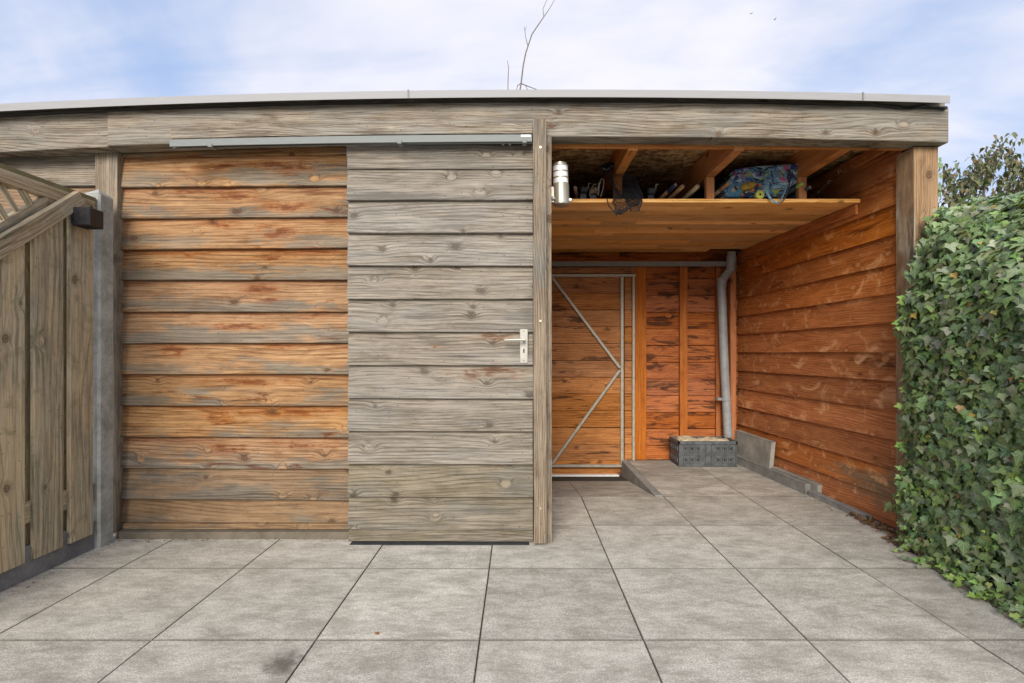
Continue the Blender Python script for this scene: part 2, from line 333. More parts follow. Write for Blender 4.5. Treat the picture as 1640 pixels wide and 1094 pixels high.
def osb():
    m, t, b = new_mat('oriented strand board'); g = t.new('ShaderNodeTexCoord').outputs['Object']
    v1 = t.vor(t.vm('ADD', t.scl(g, (1, 2.6, 1)), t.vm('SCALE', t.noise(g, 12, 2, col=True), sc=.05)), 15)
    v2 = t.vor(t.vm('ADD', t.scl(g, (2.4, 1.1, 1)), (5, 3, 0)), 19)
    c1 = t.sep(v1.outputs['Color'])[0]; c2 = t.sep(v2.outputs['Color'])[1]
    f = t.m('ADD', t.m('MULTIPLY', c1, .5), t.m('ADD', t.m('MULTIPLY', c2, .3), t.m('MULTIPLY', t.noise(t.scl(g, (20, 90, 1)), 1, 3, .7), .35)))
    c = t.mix(t.ramp(f, .25, .95), (.30, .12, .045), (.95, .62, .28))
    c = t.mix(t.ramp(t.noise(g, 2.5, 4), .45, .7, 0, .5), c, (.11, .035, .012))
    t.l.new(c, b.inputs['Base Color']); b.inputs['Roughness'].default_value = .6; bump(t, b, f, .002)
    return m
M['osb'] = osb()
def cloth():
    m, t, b = new_mat('blue brushstroke print cloth'); g = t.new('ShaderNodeTexCoord').outputs['Object']
    p = t.vm('ADD', g, t.vm('SCALE', t.noise(g, 11, 3, col=True), sc=.10))
    n = t.noise(t.scl(p, (9, 5, 30)), 1, 5, .7, 1.2); n2 = t.noise(t.vm('ADD', p, (4, 2, 7)), 9, 4, .6, 1.5)
    c = t.mix(t.ramp(n, .42, .47), (.012, .014, .025), (.16, .36, .58))
    c = t.mix(t.ramp(n, .54, .57), c, (.66, .80, .86))
    c = t.mix(t.ramp(n2, .55, .59), c, (.035, .05, .22))
    c = t.mix(t.ramp(t.noise(t.vm('ADD', p, (1, 9, 2)), 13, 3, .6, 1), .60, .63, 0, .9), c, (.50, .58, .12))
    c = t.mix(t.ramp(t.noise(t.vm('ADD', p, (8, 1, 3)), 11, 3, .6, 1), .62, .65, 0, .9), c, (.65, .06, .22))
    t.l.new(c, b.inputs['Base Color']); b.inputs['Roughness'].default_value = .6; bump(t, b, t.noise(g, 24, 4, .6), .006)
    return m
M['cloth'] = cloth()
def leaf_mat(name, veins=True, gloss=.42):
    m, t, b = new_mat(name)
    at = t.new('ShaderNodeAttribute', attribute_name='tint'); col = at.outputs['Color']
    uv = t.new('ShaderNodeUVMap', uv_map='leaf').outputs[0]
    u, v, _ = t.sep(uv)
    base = col
    if veins:
        ang = t.m('ARCTAN2', u, t.m('ADD', v, .001)); r = t.vm('LENGTH', t.comb(u, v, 0.0))
        dq = t.m('ABSOLUTE', t.m('SUBTRACT', t.m('FRACT', t.m('ADD', t.m('DIVIDE', ang, .78), .5)), .5))
        vein = t.ramp(t.m('MULTIPLY', dq, t.m('MAXIMUM', r, .12)), .008, .035, 1, 0)
        vein = t.m('MULTIPLY', vein, t.ramp(v, -.35, .02, .25, 1))
        base = t.mix(t.m('MULTIPLY', vein, .62), col, (.46, .52, .34))
        blot = t.noise(t.comb(u, v, t.sep(t.new('ShaderNodeNewGeometry').outputs['Position'])[0]), 4, 4, .6)
        base = t.mix(t.ramp(blot, .4, .7, 0, .35), base, t.mix(.6, col, (.02, .04, .02)))
    t.l.new(base, b.inputs['Base Color']); b.inputs['Roughness'].default_value = gloss; b.inputs['Specular IOR Level'].default_value = .5
    b.inputs['Subsurface Weight'].default_value = 0
    tr = t.new('ShaderNodeBsdfTranslucent'); t.plug(tr.inputs[0], t.mix(.5, base, (.25, .38, .05)))
    mx = t.new('ShaderNodeMixShader'); mx.inputs[0].default_value = .16
    out = [n for n in t.n if n.type == 'OUTPUT_MATERIAL'][0]
    t.l.new(b.outputs[0], mx.inputs[1]); t.l.new(tr.outputs[0], mx.inputs[2]); t.l.new(mx.outputs[0], out.inputs[0])
    return m
M['ivy'] = leaf_mat('ivy leaf', True, .40)
M['treeleaf'] = leaf_mat('tree leaf', False, .55)

# ------------------------------------------------------------------ object helpers
W = {}
def link(o, parent=None, mw=None):
    C.objects.link(o); mw = mw or Matrix()
    W[o] = mw
    if parent is not None:
        o.parent = parent; o.matrix_parent_inverse = Matrix(); o.matrix_basis = W[parent].inverted() @ mw
    else: o.matrix_basis = mw
    return o
def tag(o, label=None, cat=None, group=None, kind=None):
    if label: o['label'] = label
    if cat: o['category'] = cat
    if group: o['group'] = group
    if kind: o['kind'] = kind
    return o
def thing(name, loc, label, cat, group=None):
    o = bpy.data.objects.new(name, None); o.empty_display_size = .1
    link(o, None, Matrix.Translation(Vector(loc))); return tag(o, label, cat, group)
def mobj(name, verts, faces, mat, parent=None, mw=None, smooth=False):
    me = bpy.data.meshes.new(name); me.from_pydata([tuple(v) for v in verts], [], faces); me.update()
    if mat: me.materials.append(M[mat])
    if smooth:
        for p in me.polygons: p.use_smooth = True
    return link(bpy.data.objects.new(name, me), parent, mw)
class MB:
    """collects shapes into one mesh, in world coordinates"""
    def __init__(s): s.v = []; s.f = []; s.mi = []; s.cm = 0
    def add(s, vs, fs):
        n = len(s.v); s.v += [Vector(v) for v in vs]; s.f += [tuple(i + n for i in f) for f in fs]; s.mi += [s.cm] * len(fs); return s
    def box(s, x0, x1, y0, y1, z0, z1, ch=0):
        if ch:
            bm = bmesh.new(); bmesh.ops.create_cube(bm, size=1)
            for v in bm.verts: v.co = Vector((x0 + (v.co.x + .5) * (x1 - x0), y0 + (v.co.y + .5) * (y1 - y0), z0 + (v.co.z + .5) * (z1 - z0)))
            bmesh.ops.bevel(bm, geom=bm.edges[:], offset=ch, segments=1, affect='EDGES')
            bm.verts.index_update(); s.add([v.co.copy() for v in bm.verts], [[v.index for v in f.verts] for f in bm.faces]); bm.free(); return s
        return s.add([(x0, y0, z0), (x1, y0, z0), (x1, y1, z0), (x0, y1, z0), (x0, y0, z1), (x1, y0, z1), (x1, y1, z1), (x0, y1, z1)],
                     [(0, 3, 2, 1), (4, 5, 6, 7), (0, 1, 5, 4), (1, 2, 6, 5), (2, 3, 7, 6), (3, 0, 4, 7)])
    def tube(s, pts, rad, n=10, cap=True):
        pts = [Vector(p) for p in pts]; rr = rad if isinstance(rad, (list, tuple)) else [rad] * len(pts)
        vs = []; fs = []; prev = None
        for i, p in enumerate(pts):
            tdir = (pts[min(i + 1, len(pts) - 1)] - pts[max(i - 1, 0)]).normalized()
            if prev is None:
                a = Vector((0, 0, 1)) if abs(tdir.z) < .9 else Vector((1, 0, 0)); u = tdir.cross(a).normalized()
            else: u = (prev - tdir * prev.dot(tdir)).normalized()
            prev = u; vv = tdir.cross(u)
            for k in range(n):
                an = 2 * math.pi * k / n; vs.append(p + (u * math.cos(an) + vv * math.sin(an)) * rr[i])
        for i in range(len(pts) - 1):
            for k in range(n): fs.append((i * n + k, i * n + (k + 1) % n, (i + 1) * n + (k + 1) % n, (i + 1) * n + k))
        if cap: fs.append(tuple(range(n))[::-1]); fs.append(tuple((len(pts) - 1) * n + k for k in range(n)))
        return s.add(vs, fs)
    def ribbon(s, pts, wv, th=.0015):
        """flat strap"""
        wv = Vector(wv); pts = [Vector(p) for p in pts]; vs = []; fs = []
        for i, p in enumerate(pts):
            tdir = (pts[min(i + 1, len(pts) - 1)] - pts[max(i - 1, 0)]).normalized(); nn = tdir.cross(wv.normalized()).normalized() * th
            vs += [p - wv / 2 - nn, p + wv / 2 - nn, p + wv / 2 + nn, p - wv / 2 + nn]
        for i in range(len(pts) - 1):
            for k in range(4): fs.append((i * 4 + k, i * 4 + (k + 1) % 4, i * 4 + 4 + (k + 1) % 4, i * 4 + 4 + k))
        fs += [(0, 1, 2, 3), tuple(len(vs) - 4 + k for k in range(4))[::-1]]
        return s.add(vs, fs)
    def build(s, name, mats, parent=None, origin=None, smooth=False):
        o = Vector(origin) if origin is not None else sum(s.v, Vector()) / max(1, len(s.v))
        ob = mobj(name, [v - o for v in s.v], s.f, None, parent, Matrix.Translation(o), smooth)
        for mt in (mats if isinstance(mats, (list, tuple)) else [mats]): ob.data.materials.append(M[mt])
        for i, p in enumerate(ob.data.polygons): p.material_index = s.mi[i]
        bm = bmesh.new(); bm.from_mesh(ob.data); bmesh.ops.recalc_face_normals(bm, faces=bm.faces); bm.to_mesh(ob.data); bm.free()
        if smooth:
            try: ob.data.set_sharp_from_angle(angle=R(40))
            except Exception: pass
        return ob
def sag(x): return -(.0082 if x < .25 else .0074) * (x - .25) ** 2
def board(name, A, B, wdir, Wd, T, mat, parent, n=2, jit=.0012, ch=.0025, bend=None, taper=0):
    """plank from A to B (centre line), grain along local X, width along local Z"""
    A = Vector(A); B = Vector(B); L = (B - A).length; ex = (B - A).normalized(); ez = Vector(wdir); ez = (ez - ex * ez.dot(ex)).normalized(); ey = ez.cross(ex)
    mid = (A + B) / 2; mw = Matrix.Translation(mid) @ Matrix((ex, ey, ez)).transposed().to_4x4()
    cs = [(-1, -1, 0, 1), (-1, -1, 1, 0), (1, -1, -1, 0), (1, -1, 0, 1), (1, 1, 0, -1), (1, 1, -1, 0), (-1, 1, 1, 0), (-1, 1, 0, -1)]   # (y, z signs, chamfer offsets)
    cs = [(-1, 1, 1, 0), (-1, 1, 0, -1), (-1, -1, 0, 1), (-1, -1, 1, 0), (1, -1, 0, 0), (1, 1, 0, 0)]
    vs = []; fs = []; k = len(cs)
    for i in range(n + 1):
        x = -L / 2 + L * i / n; jz = [random.uniform(-jit, jit) for _ in range(2)]; jy = random.uniform(-jit, jit) * .5
        bz = 0
        if bend: bz = bend((mw @ Vector((x, 0, 0))).x)
        for (sy, sz, cy, cz) in cs:
            tt = T * (1 - taper * (1 if sz > 0 else 0))
            yy = (sy * T / 2 if sy > 0 else T / 2 - tt) + cy * ch + jy
            vs.append(Vector((x, yy, sz * Wd / 2 + cz * ch + jz[0 if sz > 0 else 1] + bz)))
    for i in range(n):
        for q in range(k): fs.append((i * k + q, (i + 1) * k + q, (i + 1) * k + (q + 1) % k, i * k + (q + 1) % k))
    fs.append(tuple(range(k))[::-1] if False else tuple(range(k))); fs.append(tuple(n * k + q for q in range(k))[::-1])
    ob = mobj(name, vs, fs, mat, parent, mw)
    bm = bmesh.new(); bm.from_mesh(ob.data); bmesh.ops.recalc_face_normals(bm, faces=bm.faces); bm.to_mesh(ob.data); bm.free()
    return ob
UP = (0, 0, 1)

# ------------------------------------------------------------------ ground and pavement
TX0, TY0, TS = -.142, 1.824, .602
g = mobj('ground', [(-400, -400, -.30), (400, -400, -.30), (400, 400, -.30), (-400, 400, -.30)], [(0, 1, 2, 3)], 'earth'); tag(g, 'grey brown earth around and under the paving', kind='structure')
sand = MB().box(-6, 3.6, -6, 3.62, -.29, -.0065).box(1.012, 3.6, 3.62, 5.0, -.29, -.0065).build('pavement', 'joint', None); tag(sand, 'grey square concrete paving slabs with dark joints', kind='structure')
def tile_mesh():
    a = TS / 2 - .0020; ay = TS / 2 - .0027; bm = bmesh.new(); bmesh.ops.create_cube(bm, size=1)
    for v in bm.verts: v.co = Vector((v.co.x * 2 * a, v.co.y * 2 * ay, v.co.z * .04 - .02))
    bmesh.ops.bevel(bm, geom=[e for e in bm.edges if all(v.co.z > -.01 for v in e.verts)], offset=.0008, segments=1, affect='EDGES')
    me = bpy.data.meshes.new('tile'); bm.to_mesh(me); bm.free(); me.materials.append(M['tile']); return me
tm = tile_mesh()
for i in range(-7, 5):
    for j in range(-7, 5):
        cx = TX0 + (i + .5) * TS; cy = TY0 + (j + .5) * TS
        if i <= 1 and j >= 3 and cx < 1.1: continue          # the sunk apron at the back door is built below
        if cx < -2.35 and j > -1 and cy > 1.2: pass
        z = random.uniform(-.0012, .0012)
        if cx < .1 and cy > 3.2: continue
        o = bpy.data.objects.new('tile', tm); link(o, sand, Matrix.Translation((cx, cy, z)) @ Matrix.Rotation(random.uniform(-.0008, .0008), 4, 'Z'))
# sloping apron down to the back door
Yw = 4.90; dip = -.165
def ramp_z(y): return dip * (y - 3.632) / (Yw - 3.632)
rb = MB()
ys = [3.632, 4.232, 4.832, Yw]
xs = [.17, .459, 1.0]
for a in range(3):
    for c in range(2):
        y0, y1, x0, x1 = ys[a] + .002, ys[a + 1] - .002, xs[c] + .002, xs[c + 1] - .002
        MBt = MB().add([(x0, y0, ramp_z(y0)), (x1, y0, ramp_z(y0)), (x1, y1, ramp_z(y1)), (x0, y1, ramp_z(y1)),
                        (x0, y0, ramp_z(y0) - .04), (x1, y0, ramp_z(y0) - .04), (x1, y1, ramp_z(y1) - .04), (x0, y1, ramp_z(y1) - .04)],
                       [(0, 1, 2, 3), (7, 6, 5, 4), (0, 4, 5, 1), (1, 5, 6, 2), (2, 6, 7, 3), (3, 7, 4, 0)])
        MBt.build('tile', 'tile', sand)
MB().add([(.1, 3.63, -.008), (1.0, 3.63, -.008), (1.0, Yw + .1, dip - .008), (.1, Yw + .1, dip - .008), (.1, 3.63, -.29), (1.0, 3.63, -.29), (1.0, Yw + .1, -.29), (.1, Yw + .1, -.29)],
         [(0, 1, 2, 3), (7, 6, 5, 4), (0, 4, 5, 1), (1, 5, 6, 2), (2, 6, 7, 3), (3, 7, 4, 0)]).build('sand_bed', 'joint', sand)
MB().box(1.003, 1.062, 3.64, 4.86, -.28, .004, .004).build('edging_kerb', 'kerb', sand)

# ------------------------------------------------------------------ the shed
shed = thing('shed', (0, 2.8, 0), 'long flat-roofed timber shed with a sliding door and an open orange-stained bay', 'shed')
def part(mb, name, mats, **k): return mb.build(name, mats, shed, **k)
# front wall left of the door
ZB = lambda py, Y: H + (CY - py) * Y / F
def Yl_(x): return 2.87 + (-(x) - 1) * .006
fw = part(MB().box(-3.7, -2.262, 2.91, 2.95, .0, 2.38).box(-2.262, .11, 2.905, 2.94, .0, 2.38), 'front_wall', 'dark')
lines = [246, 296.5, 347, 397.5, 448, 499, 549.5, 600, 651, 702, 752.5, 802.5, 854]
X0, X1 = (193 - CX) * 2.86 / F, -.70
def clap(parent, A, B, ztop, zbot, yout, mat, tl=0, tr=0, bl=0, br=0, name='board'):
    """one clapboard whose lower edge stands proud; built along A->B"""
    pass
prev = None
for k, ly in enumerate(lines):
    zb = ZB(ly, 2.865); zt = (ZB(lines[k - 1], 2.865) if k else ZB(229, 2.865)) + .022
    if k == 0: zt -= .012
    c = (zb + zt) / 2
    dl = -.017 * (zb - 1.06) / 1.2 + random.uniform(-.002, .002)           # old boards: the far ends have settled
    if zb < 1.06: dl = .013 * (1.06 - zb)
    A = (X0 + random.uniform(-.002, .003), 2.882, c + dl); B = (X1, 2.882, c + .002 * random.uniform(-1, 1))
    ang = .135; wd = Vector((0, math.sin(ang), math.cos(ang)))
    board('board', A, B, wd, (zt - zb), .017, 'siding_low' if k >= 11 else 'siding', fw, n=5, jit=.0014)
# wall behind the fence, further left
for k in range(13):
    zb = 2.20 - .1826 * k; zt = zb + .2
    if k == 0: zt = zb + .09
    zb2 = max(zb, .06)
    board('board', (-3.6, 2.885, (zb2 + zt) / 2 - .01), (-2.44 + .02, 2.885, (zb2 + zt) / 2), Vector((0, .13, 1)), zt - zb2, .017, 'beam' if k < 2 else 'siding_low', fw, n=3)
# corner post of the wall and sills
board('wall_post', (-2.355, 2.876, .03), (-2.355, 2.876, 2.262), (1, 0, 0), .125, .075, 'post', shed, n=4)
part(MB().box(-2.27, -.66, 2.80, 2.90, -.005, .040, .004), 'sill', 'sillmat')
board('sill_board', (-2.26, 2.852, .058), (-.6, 2.852, .058), UP, .032, .03, 'siding_low', shed)

# sliding door
door = part(MB().box(-.945, .075, 2.775, 2.80, .055, 2.205), 'sliding_door', 'dark')
dl = [251.5, 270.5, 321.5, 374, 426.5, 479.5, 532, 585, 638, 690.5, 743, 795.5, 847.5, 867]
Yd = 2.755
for k, ly in enumerate(dl):
    zb = ZB(ly, Yd); zt = (ZB(dl[k - 1], Yd) if k else ZB(232.5, Yd)); full = k not in (0,)
    if full: zt += .018
    thin = k in (0, 1, 13)
    ang = .0 if k == 0 else (.13 if not thin else .05)
    if k == 13: zt -= .018
    if k == 0: zb += .003
    c = (zb + zt) / 2; tilt = random.uniform(-.0012, .0012)
    xa = -.950 + random.uniform(-.003, .002) + (.010 * (k / 13)); xb = .082 + random.uniform(-.002, .001)
    board('board', (xa, 2.765, c - tilt), (xb, 2.765, c + tilt + (-.003 if k > 6 else 0)), Vector((0, math.sin(ang), math.cos(ang))), zt - zb, .018, 'door_low' if k >= 11 else 'door', door, n=5, jit=.0014)
nb = MB()
for k in range(2, 13):
    zb = ZB(dl[k], Yd); zt = ZB(dl[k - 1], Yd)
    for xp in (562, 598, 699, 817):
        for f in (.22, .8):
            if random.random() < .12 or (xp == 699 and random.random() < .5): continue
            x = (xp + random.uniform(-2, 2) - CX) * Yd / F; zz = zb + (zt - zb) * f + random.uniform(-.006, .006)
            yy = 2.7535 + .0245 * (zz - zb) / .18 - .004 + .0025
            nb.tube([(x, yy - .0012, zz), (x, yy + .012, zz)], .0032, 6)
ob = nb.build('nail', 'nail', door); ob['kind'] = 'stuff'
nb = MB()
for k in range(1, 13):
    zb = ZB(lines[k], 2.865); zt = ZB(lines[k - 1], 2.865)
    for xp in (201, 298, 548):
        for f in (.2, .78):
            x = (xp + random.uniform(-2, 2) - CX) * 2.86 / F; zz = zb + (zt - zb) * f
            nb.tube([(x, 2.8605 + .024 * (zz - zb) / .18, zz), (x, 2.885, zz)], .0028, 6)
ob = nb.build('nail', 'nail', fw); ob['kind'] = 'stuff'
# bottom rail under the door, black strip that paints its shadow on the paving
MB().box(-.93, .07, 2.775, 2.798, .012, .052).build('bottom_rail', 'rubber', door)
part(MB().box(-.925, .06, 2.718, 2.775, -.002, .003, .001), 'door_shadow_strip', 'rubber')
# door handle: plate, lever, keyhole
hp = lambda px, py: P(px, py, 2.744)
a = hp(832.5, 527); bb = hp(845.5, 582)
hm = MB().box(a.x, bb.x, 2.740, 2.752, bb.z, a.z, .003)
lv = hp(839, 544.5)
hm.tube([(lv.x, 2.742, lv.z), (lv.x, 2.700, lv.z)], .008, 12)
hm.tube([(lv.x + .006, 2.700, lv.z), (lv.x - .03, 2.698, lv.z), (lv.x - .075, 2.699, lv.z - .001), (lv.x - .105, 2.704, lv.z - .002)], [.0085, .007, .006, .0055], 10)
kh = hp(839, 562); hm.cm = 1
hm.box(kh.x - .004, kh.x + .004, 2.7385, 2.742, kh.z - .011, kh.z + .011)
for py in (531, 578):
    s_ = hp(839, py); hm.tube([(s_.x, 2.7385, s_.z), (s_.x, 2.742, s_.z)], .003, 8)
hm.build('handle', ['handle', 'nail'], door, smooth=True)

# beams above, following the slightly sagging roof edge
ZT, ZBm = ZB(163.2, 2.75), ZB(218.5, 2.75)
bc = (ZT + ZBm) / 2; bw = ZT - ZBm
board('front_beam', (-2.275, 2.80, bc), (2.383, 2.80, bc), UP, bw, .10, 'beam', shed, n=20, jit=.0012, ch=.004, bend=sag)
board('roof_edge_board', (-3.7, 2.795, 2.452), (2.372, 2.795, 2.452), UP, .058, .07, 'beam', shed, n=20, jit=.0003, bend=sag)
board('front_beam', (-3.7, 2.795, bc - .002), (-2.279, 2.795, bc - .002), UP, bw + .002, .07, 'beam', shed, n=8, jit=.0012, bend=sag)
# second, lower board that carries the track
board('track_board', (-1.905, 2.737, ZB(205, 2.72)), (.078, 2.737, ZB(205, 2.72)), UP, .057, .026, 'beam', shed, n=12, bend=lambda x: sag(x) * .75)
# the track: C-section with lips, end caps and brackets
def track(x0, x1, y, z, hgt, dep, name, lab, bendf=None):
    n = 12; vs = []; fs = []; t_ = .003
    prof = [(0, 0), (0, hgt), (dep, hgt), (dep, 0), (dep - .010, 0), (dep - .010, t_), (dep - t_, t_), (dep - t_, hgt - t_), (t_, hgt - t_), (t_, t_), (.010, t_), (.010, 0)]
    for i in range(n + 1):
        x = x0 + (x1 - x0) * i / n; bz = bendf(x) if bendf else 0
        for (py, pz) in prof: vs.append((x, y + py, z + pz + bz))
    k = len(prof)
    for i in range(n):
        for q in range(k): fs.append((i * k + q, (i + 1) * k + q, (i + 1) * k + (q + 1) % k, i * k + (q + 1) % k))
    mb = MB().add(vs, fs)
    mb.box(x0 - .002, x1 + .002, y + dep * .35, y + dep * .65, z + (bendf((x0 + x1) / 2) if bendf else 0) + .004, z + (bendf((x0 + x1) / 2) if bendf else 0) + .009)
    return mb.build(name, 'track', shed)
zt_ = ZB(215, 2.69); zb_ = ZB(226, 2.69)
tr1 = track((272 - CX) * 2.69 / F, (852 - CX) * 2.69 / F, 2.688, zb_ - .002, zt_ - zb_, .036, 'door_track', 0, lambda x: sag(x) * .75)
for px in (337, 640, 840):
    x = (px - CX) * 2.69 / F; zz = zb_ + sag(x) * .75
    tb = MB().box(x - .012, x + .012, 2.682, 2.73, zz - .012, zz + .008, .002)
    tb.build('track_bracket', 'track', tr1)
lx = (842 - CX) * 2.688 / F
MB().box(lx - .026, lx + .026, 2.6855, 2.6875, zb_ + .020, zb_ + .033).build('sticker', 'label', tr1)
# hanger loops on top of the door
for px in (610, 811):
    x = (px - CX) * 2.75 / F; z0 = ZB(233, 2.75)
    pts = [(x + .024 * math.cos(a_), 2.765, z0 + .018 * math.sin(a_)) for a_ in [math.pi * i / 8 for i in range(9)]]
    MB().tube(pts, .0035, 6).build('roller_hanger', 'handle', door)

# centre post: trim board in front, post behind
trim = board('centre_post_trim', ((865 - CX) * 2.705 / F, 2.712, .016), ((865 - CX) * 2.705 / F - .003, 2.712, ZB(191, 2.70)), (1, 0, 0), .070, .024, 'post', shed, n=6)
for py in (236, 514, 814):
    q = P(865.5, py, 2.70); MB().tube([(q.x, 2.697, q.z), (q.x, 2.703, q.z)], .006, 10).build('screw', 'screw', trim)
board('centre_post', (.1395, 2.80, .0), (.1365, 2.80, ZBm - .003), (1, 0, 0), .093, .115, 'post', shed, n=4)
# right post and its plinth
board('right_post', (2.302, 2.872, -.0), (2.302, 2.872, ZBm - .036), (1, 0, 0), .138, .135, 'rightpost', shed, n=4, ch=.005)
# wall between closed part and open bay
dw = part(MB().box(.135, .155, 2.862, 4.88, -.2, 2.37), 'divider_wall', 'dark')
for k in range(13):
    board('board', (.168, 2.87, 2.25 - .176 * k), (.168, 4.86, 2.25 - .176 * k), Vector((-.10, 0, 1)), .19, .016, 'inner', dw, n=2)
# right wall
xr = lambda y: 2.262 - (y - 2.93) * .046
rw = part(MB().add([(xr(2.945) + .035, 2.945, -.02), (xr(4.95) + .035, 4.95, -.02), (xr(4.95) + .06, 4.95, -.02), (xr(2.945) + .06, 2.945, -.02),
                    (xr(2.945) + .035, 2.945, 2.36), (xr(4.95) + .035, 4.95, 2.36), (xr(4.95) + .06, 4.95, 2.36), (xr(2.945) + .06, 2.945, 2.36)],
                   [(0, 1, 2, 3), (4, 5, 6, 7), (0, 1, 5, 4), (1, 2, 6, 5), (2, 3, 7, 6), (3, 0, 4, 7)]), 'right_wall', 'dark')
for k in range(14):
    zb = 2.284 - .1757 * k; zt = zb + .192
    if k == 0: zt = 2.35
    zb = max(zb, .006); c = (zb + zt) / 2
    board('board', (xr(2.942), 2.942, c + .002), (xr(4.88), 4.88, c - .004), Vector((.12, 0, 1)), zt - zb, .017, 'inner', rw, n=5, jit=.0016)
# exterior skin of the right wall (seen only from the side)
for k in range(14):
    zb = 2.28 - .1757 * k; zb = max(zb, .01)
    board('board', (2.372, 4.95, zb + .09), (2.372, 2.945, zb + .09), Vector((-.10, 0, 1)), .19, .017, 'beam', rw, n=2)
# back wall
bw_ = part(MB().box(.16, 2.30, 4.93, 4.97, -.22, 2.37).box(-3.7, .16, 4.90, 4.94, -.1, 2.37).box(-3.74, -3.70, 2.8, 4.94, -.1, 2.37), 'back_wall', 'dark')
for k in range(15):
    zc = 1.06 + (CY - (447 - 27 / 2)) * Yw / F - .1645 * (k - 2)
    if zc < -.15: break
    if zc > 1.88: board('board', (.17, Yw + .012, zc), (.998, Yw + .012, zc), UP, .1600, .02, 'back', bw_, n=3, jit=.002)
    board('board', (1.0, Yw + .012, zc), (2.2, Yw + .012, zc + random.uniform(-.002, .002)), UP, .1600, .02, 'back', bw_, n=3, jit=.002)
def batten(px0, px1, z0, z1, y, th, mat='batten', nm='batten'):
    xa, xb = (px0 - CX) * y / F, (px1 - CX) * y / F
    board(nm, ((xa + xb) / 2, y + th / 2, z0), ((xa + xb) / 2, y + th / 2, z1), (1, 0, 0), xb - xa, th, mat, bw_, n=3)
batten(1017, 1035, .0, 1.93, 4.862, .04); batten(1089, 1101, .0, 1.93, 4.862, .04); batten(1170, 1178.5, .0, 1.97, 4.80, .05); batten(1147, 1154, .0, 1.93, 4.868, .03)
# back sliding door with steel frame
yb = 4.84
bd = part(MB().box(.17, 1.145, yb + .03, yb + .05, -.09, 1.905), 'back_door', 'dark')
z_ = ZB(427.5, yb); edges = [ZB(v, yb) for v in (427.5, 438.5, 469, 496, 523, 550, 577.5, 604.5, 631, 658, 685, 712, 738, 750.5)]
for k in range(len(edges) - 1):
    zt, zb = edges[k], edges[k + 1]
    board('board', (.19, yb + .018, (zt + zb) / 2), ((1000 - CX) * yb / F if k else (1017 - CX) * yb / F, yb + .018, (zt + zb) / 2 + random.uniform(-.003, .003)), UP, zt - zb - .004, .02, 'backdoor', bd, n=3, jit=.002)
    if 0 < k: board('board', ((1000.5 - CX) * yb / F + .004, yb + .021, (zt + zb) / 2), ((1016 - CX) * yb / F, yb + .021, (zt + zb) / 2), UP, zt - zb - .005, .02, 'backdoor', bd, n=1)
board('bottom_board', (.19, yb + .018, ZB(756, yb) - .0), (1.0, yb + .018, ZB(756, yb)), UP, ZB(751, yb) - ZB(761, yb), .02, 'backdoor', bd, n=2)
def bar(p0, p1, wdt, nm='frame_bar'):
    p0 = P(*p0, yb - .012); p1 = P(*p1, yb - .012); d_ = (p1 - p0).normalized(); n_ = Vector((-d_.z, 0, d_.x))
    return board(nm, p0, p1, n_, wdt, .024, 'frame', bd, n=1, jit=0, ch=.003)
bar((868, 441.3), (1017.5, 441.3), .027); bar((996, 443.7), (996, 743), .029); bar((1014.5, 443.7), (1014.5, 737), .025)
bar((868, 746), (998, 746), .026); bar((884.5, 445), (992.5, 589), .027); bar((992.5, 593), (884.5, 742.5), .027); bar((872, 443.7), (872, 743.7), .029)
for px in (888, 988):
    x = (px - CX) * yb / F; z0 = ZB(427.5, yb)
    MB().tube([(x + .03 * math.cos(a_), yb, z0 + .018 * math.sin(a_)) for a_ in [math.pi * i / 8 for i in range(9)]], .004, 6).build('roller_hanger', 'handle', bd)
track(.17, (1166 - CX) * 4.78 / F, 4.78, ZB(426, 4.78), .044, .04, 'back_door_track', 0)
part(MB().box(.17, (991 - CX) * 4.82 / F, 4.80, 4.86, dip + .004, dip + .030, .002), 'threshold', 'white')
part(MB().box(.16, 1.02, 4.875, 4.93, -.20, -.06), 'back_footing', 'conc')
# roof: boarding, joists, edge trim
rf = part(MB().box(-3.74, 2.40, 2.86, 5.02, 2.405, 2.45), 'roof', 'rubber')
osbp = MB().box(-3.6, 2.36, 2.855, 5.0, 2.385, 2.404).build('ceiling_panel', 'osb', rf)
part(MB().box(-3.74, 2.38, 4.945, 4.985, 2.1, 2.404), 'rear_fascia', 'beam')
jz0 = 2.215
for xj in (.06, .66, 1.27, 1.88):
    board('joist', (xj, 2.853, (jz0 + 2.384) / 2 + .0), (xj, 4.95, (jz0 + 2.384) / 2), UP, 2.384 - jz0, .058, 'joist', rf, n=2, jit=.001)
for xj in (.66, 1.27, 1.88):
    hang = board('hanger', (xj, 3.30, 2.055), (xj, 3.30, jz0 - .001), (1, 0, 0), .052, .04, 'joist', rf, n=1)
    board('hanger', (xj, 4.3, 2.055), (xj, 4.3, jz0 - .001), (1, 0, 0), .052, .04, 'joist', rf, n=1)
board('plate_beam', (.19, 2.868, 2.285), (2.235, 2.868, 2.275), UP, .10, .022, 'joist', rf, n=2)
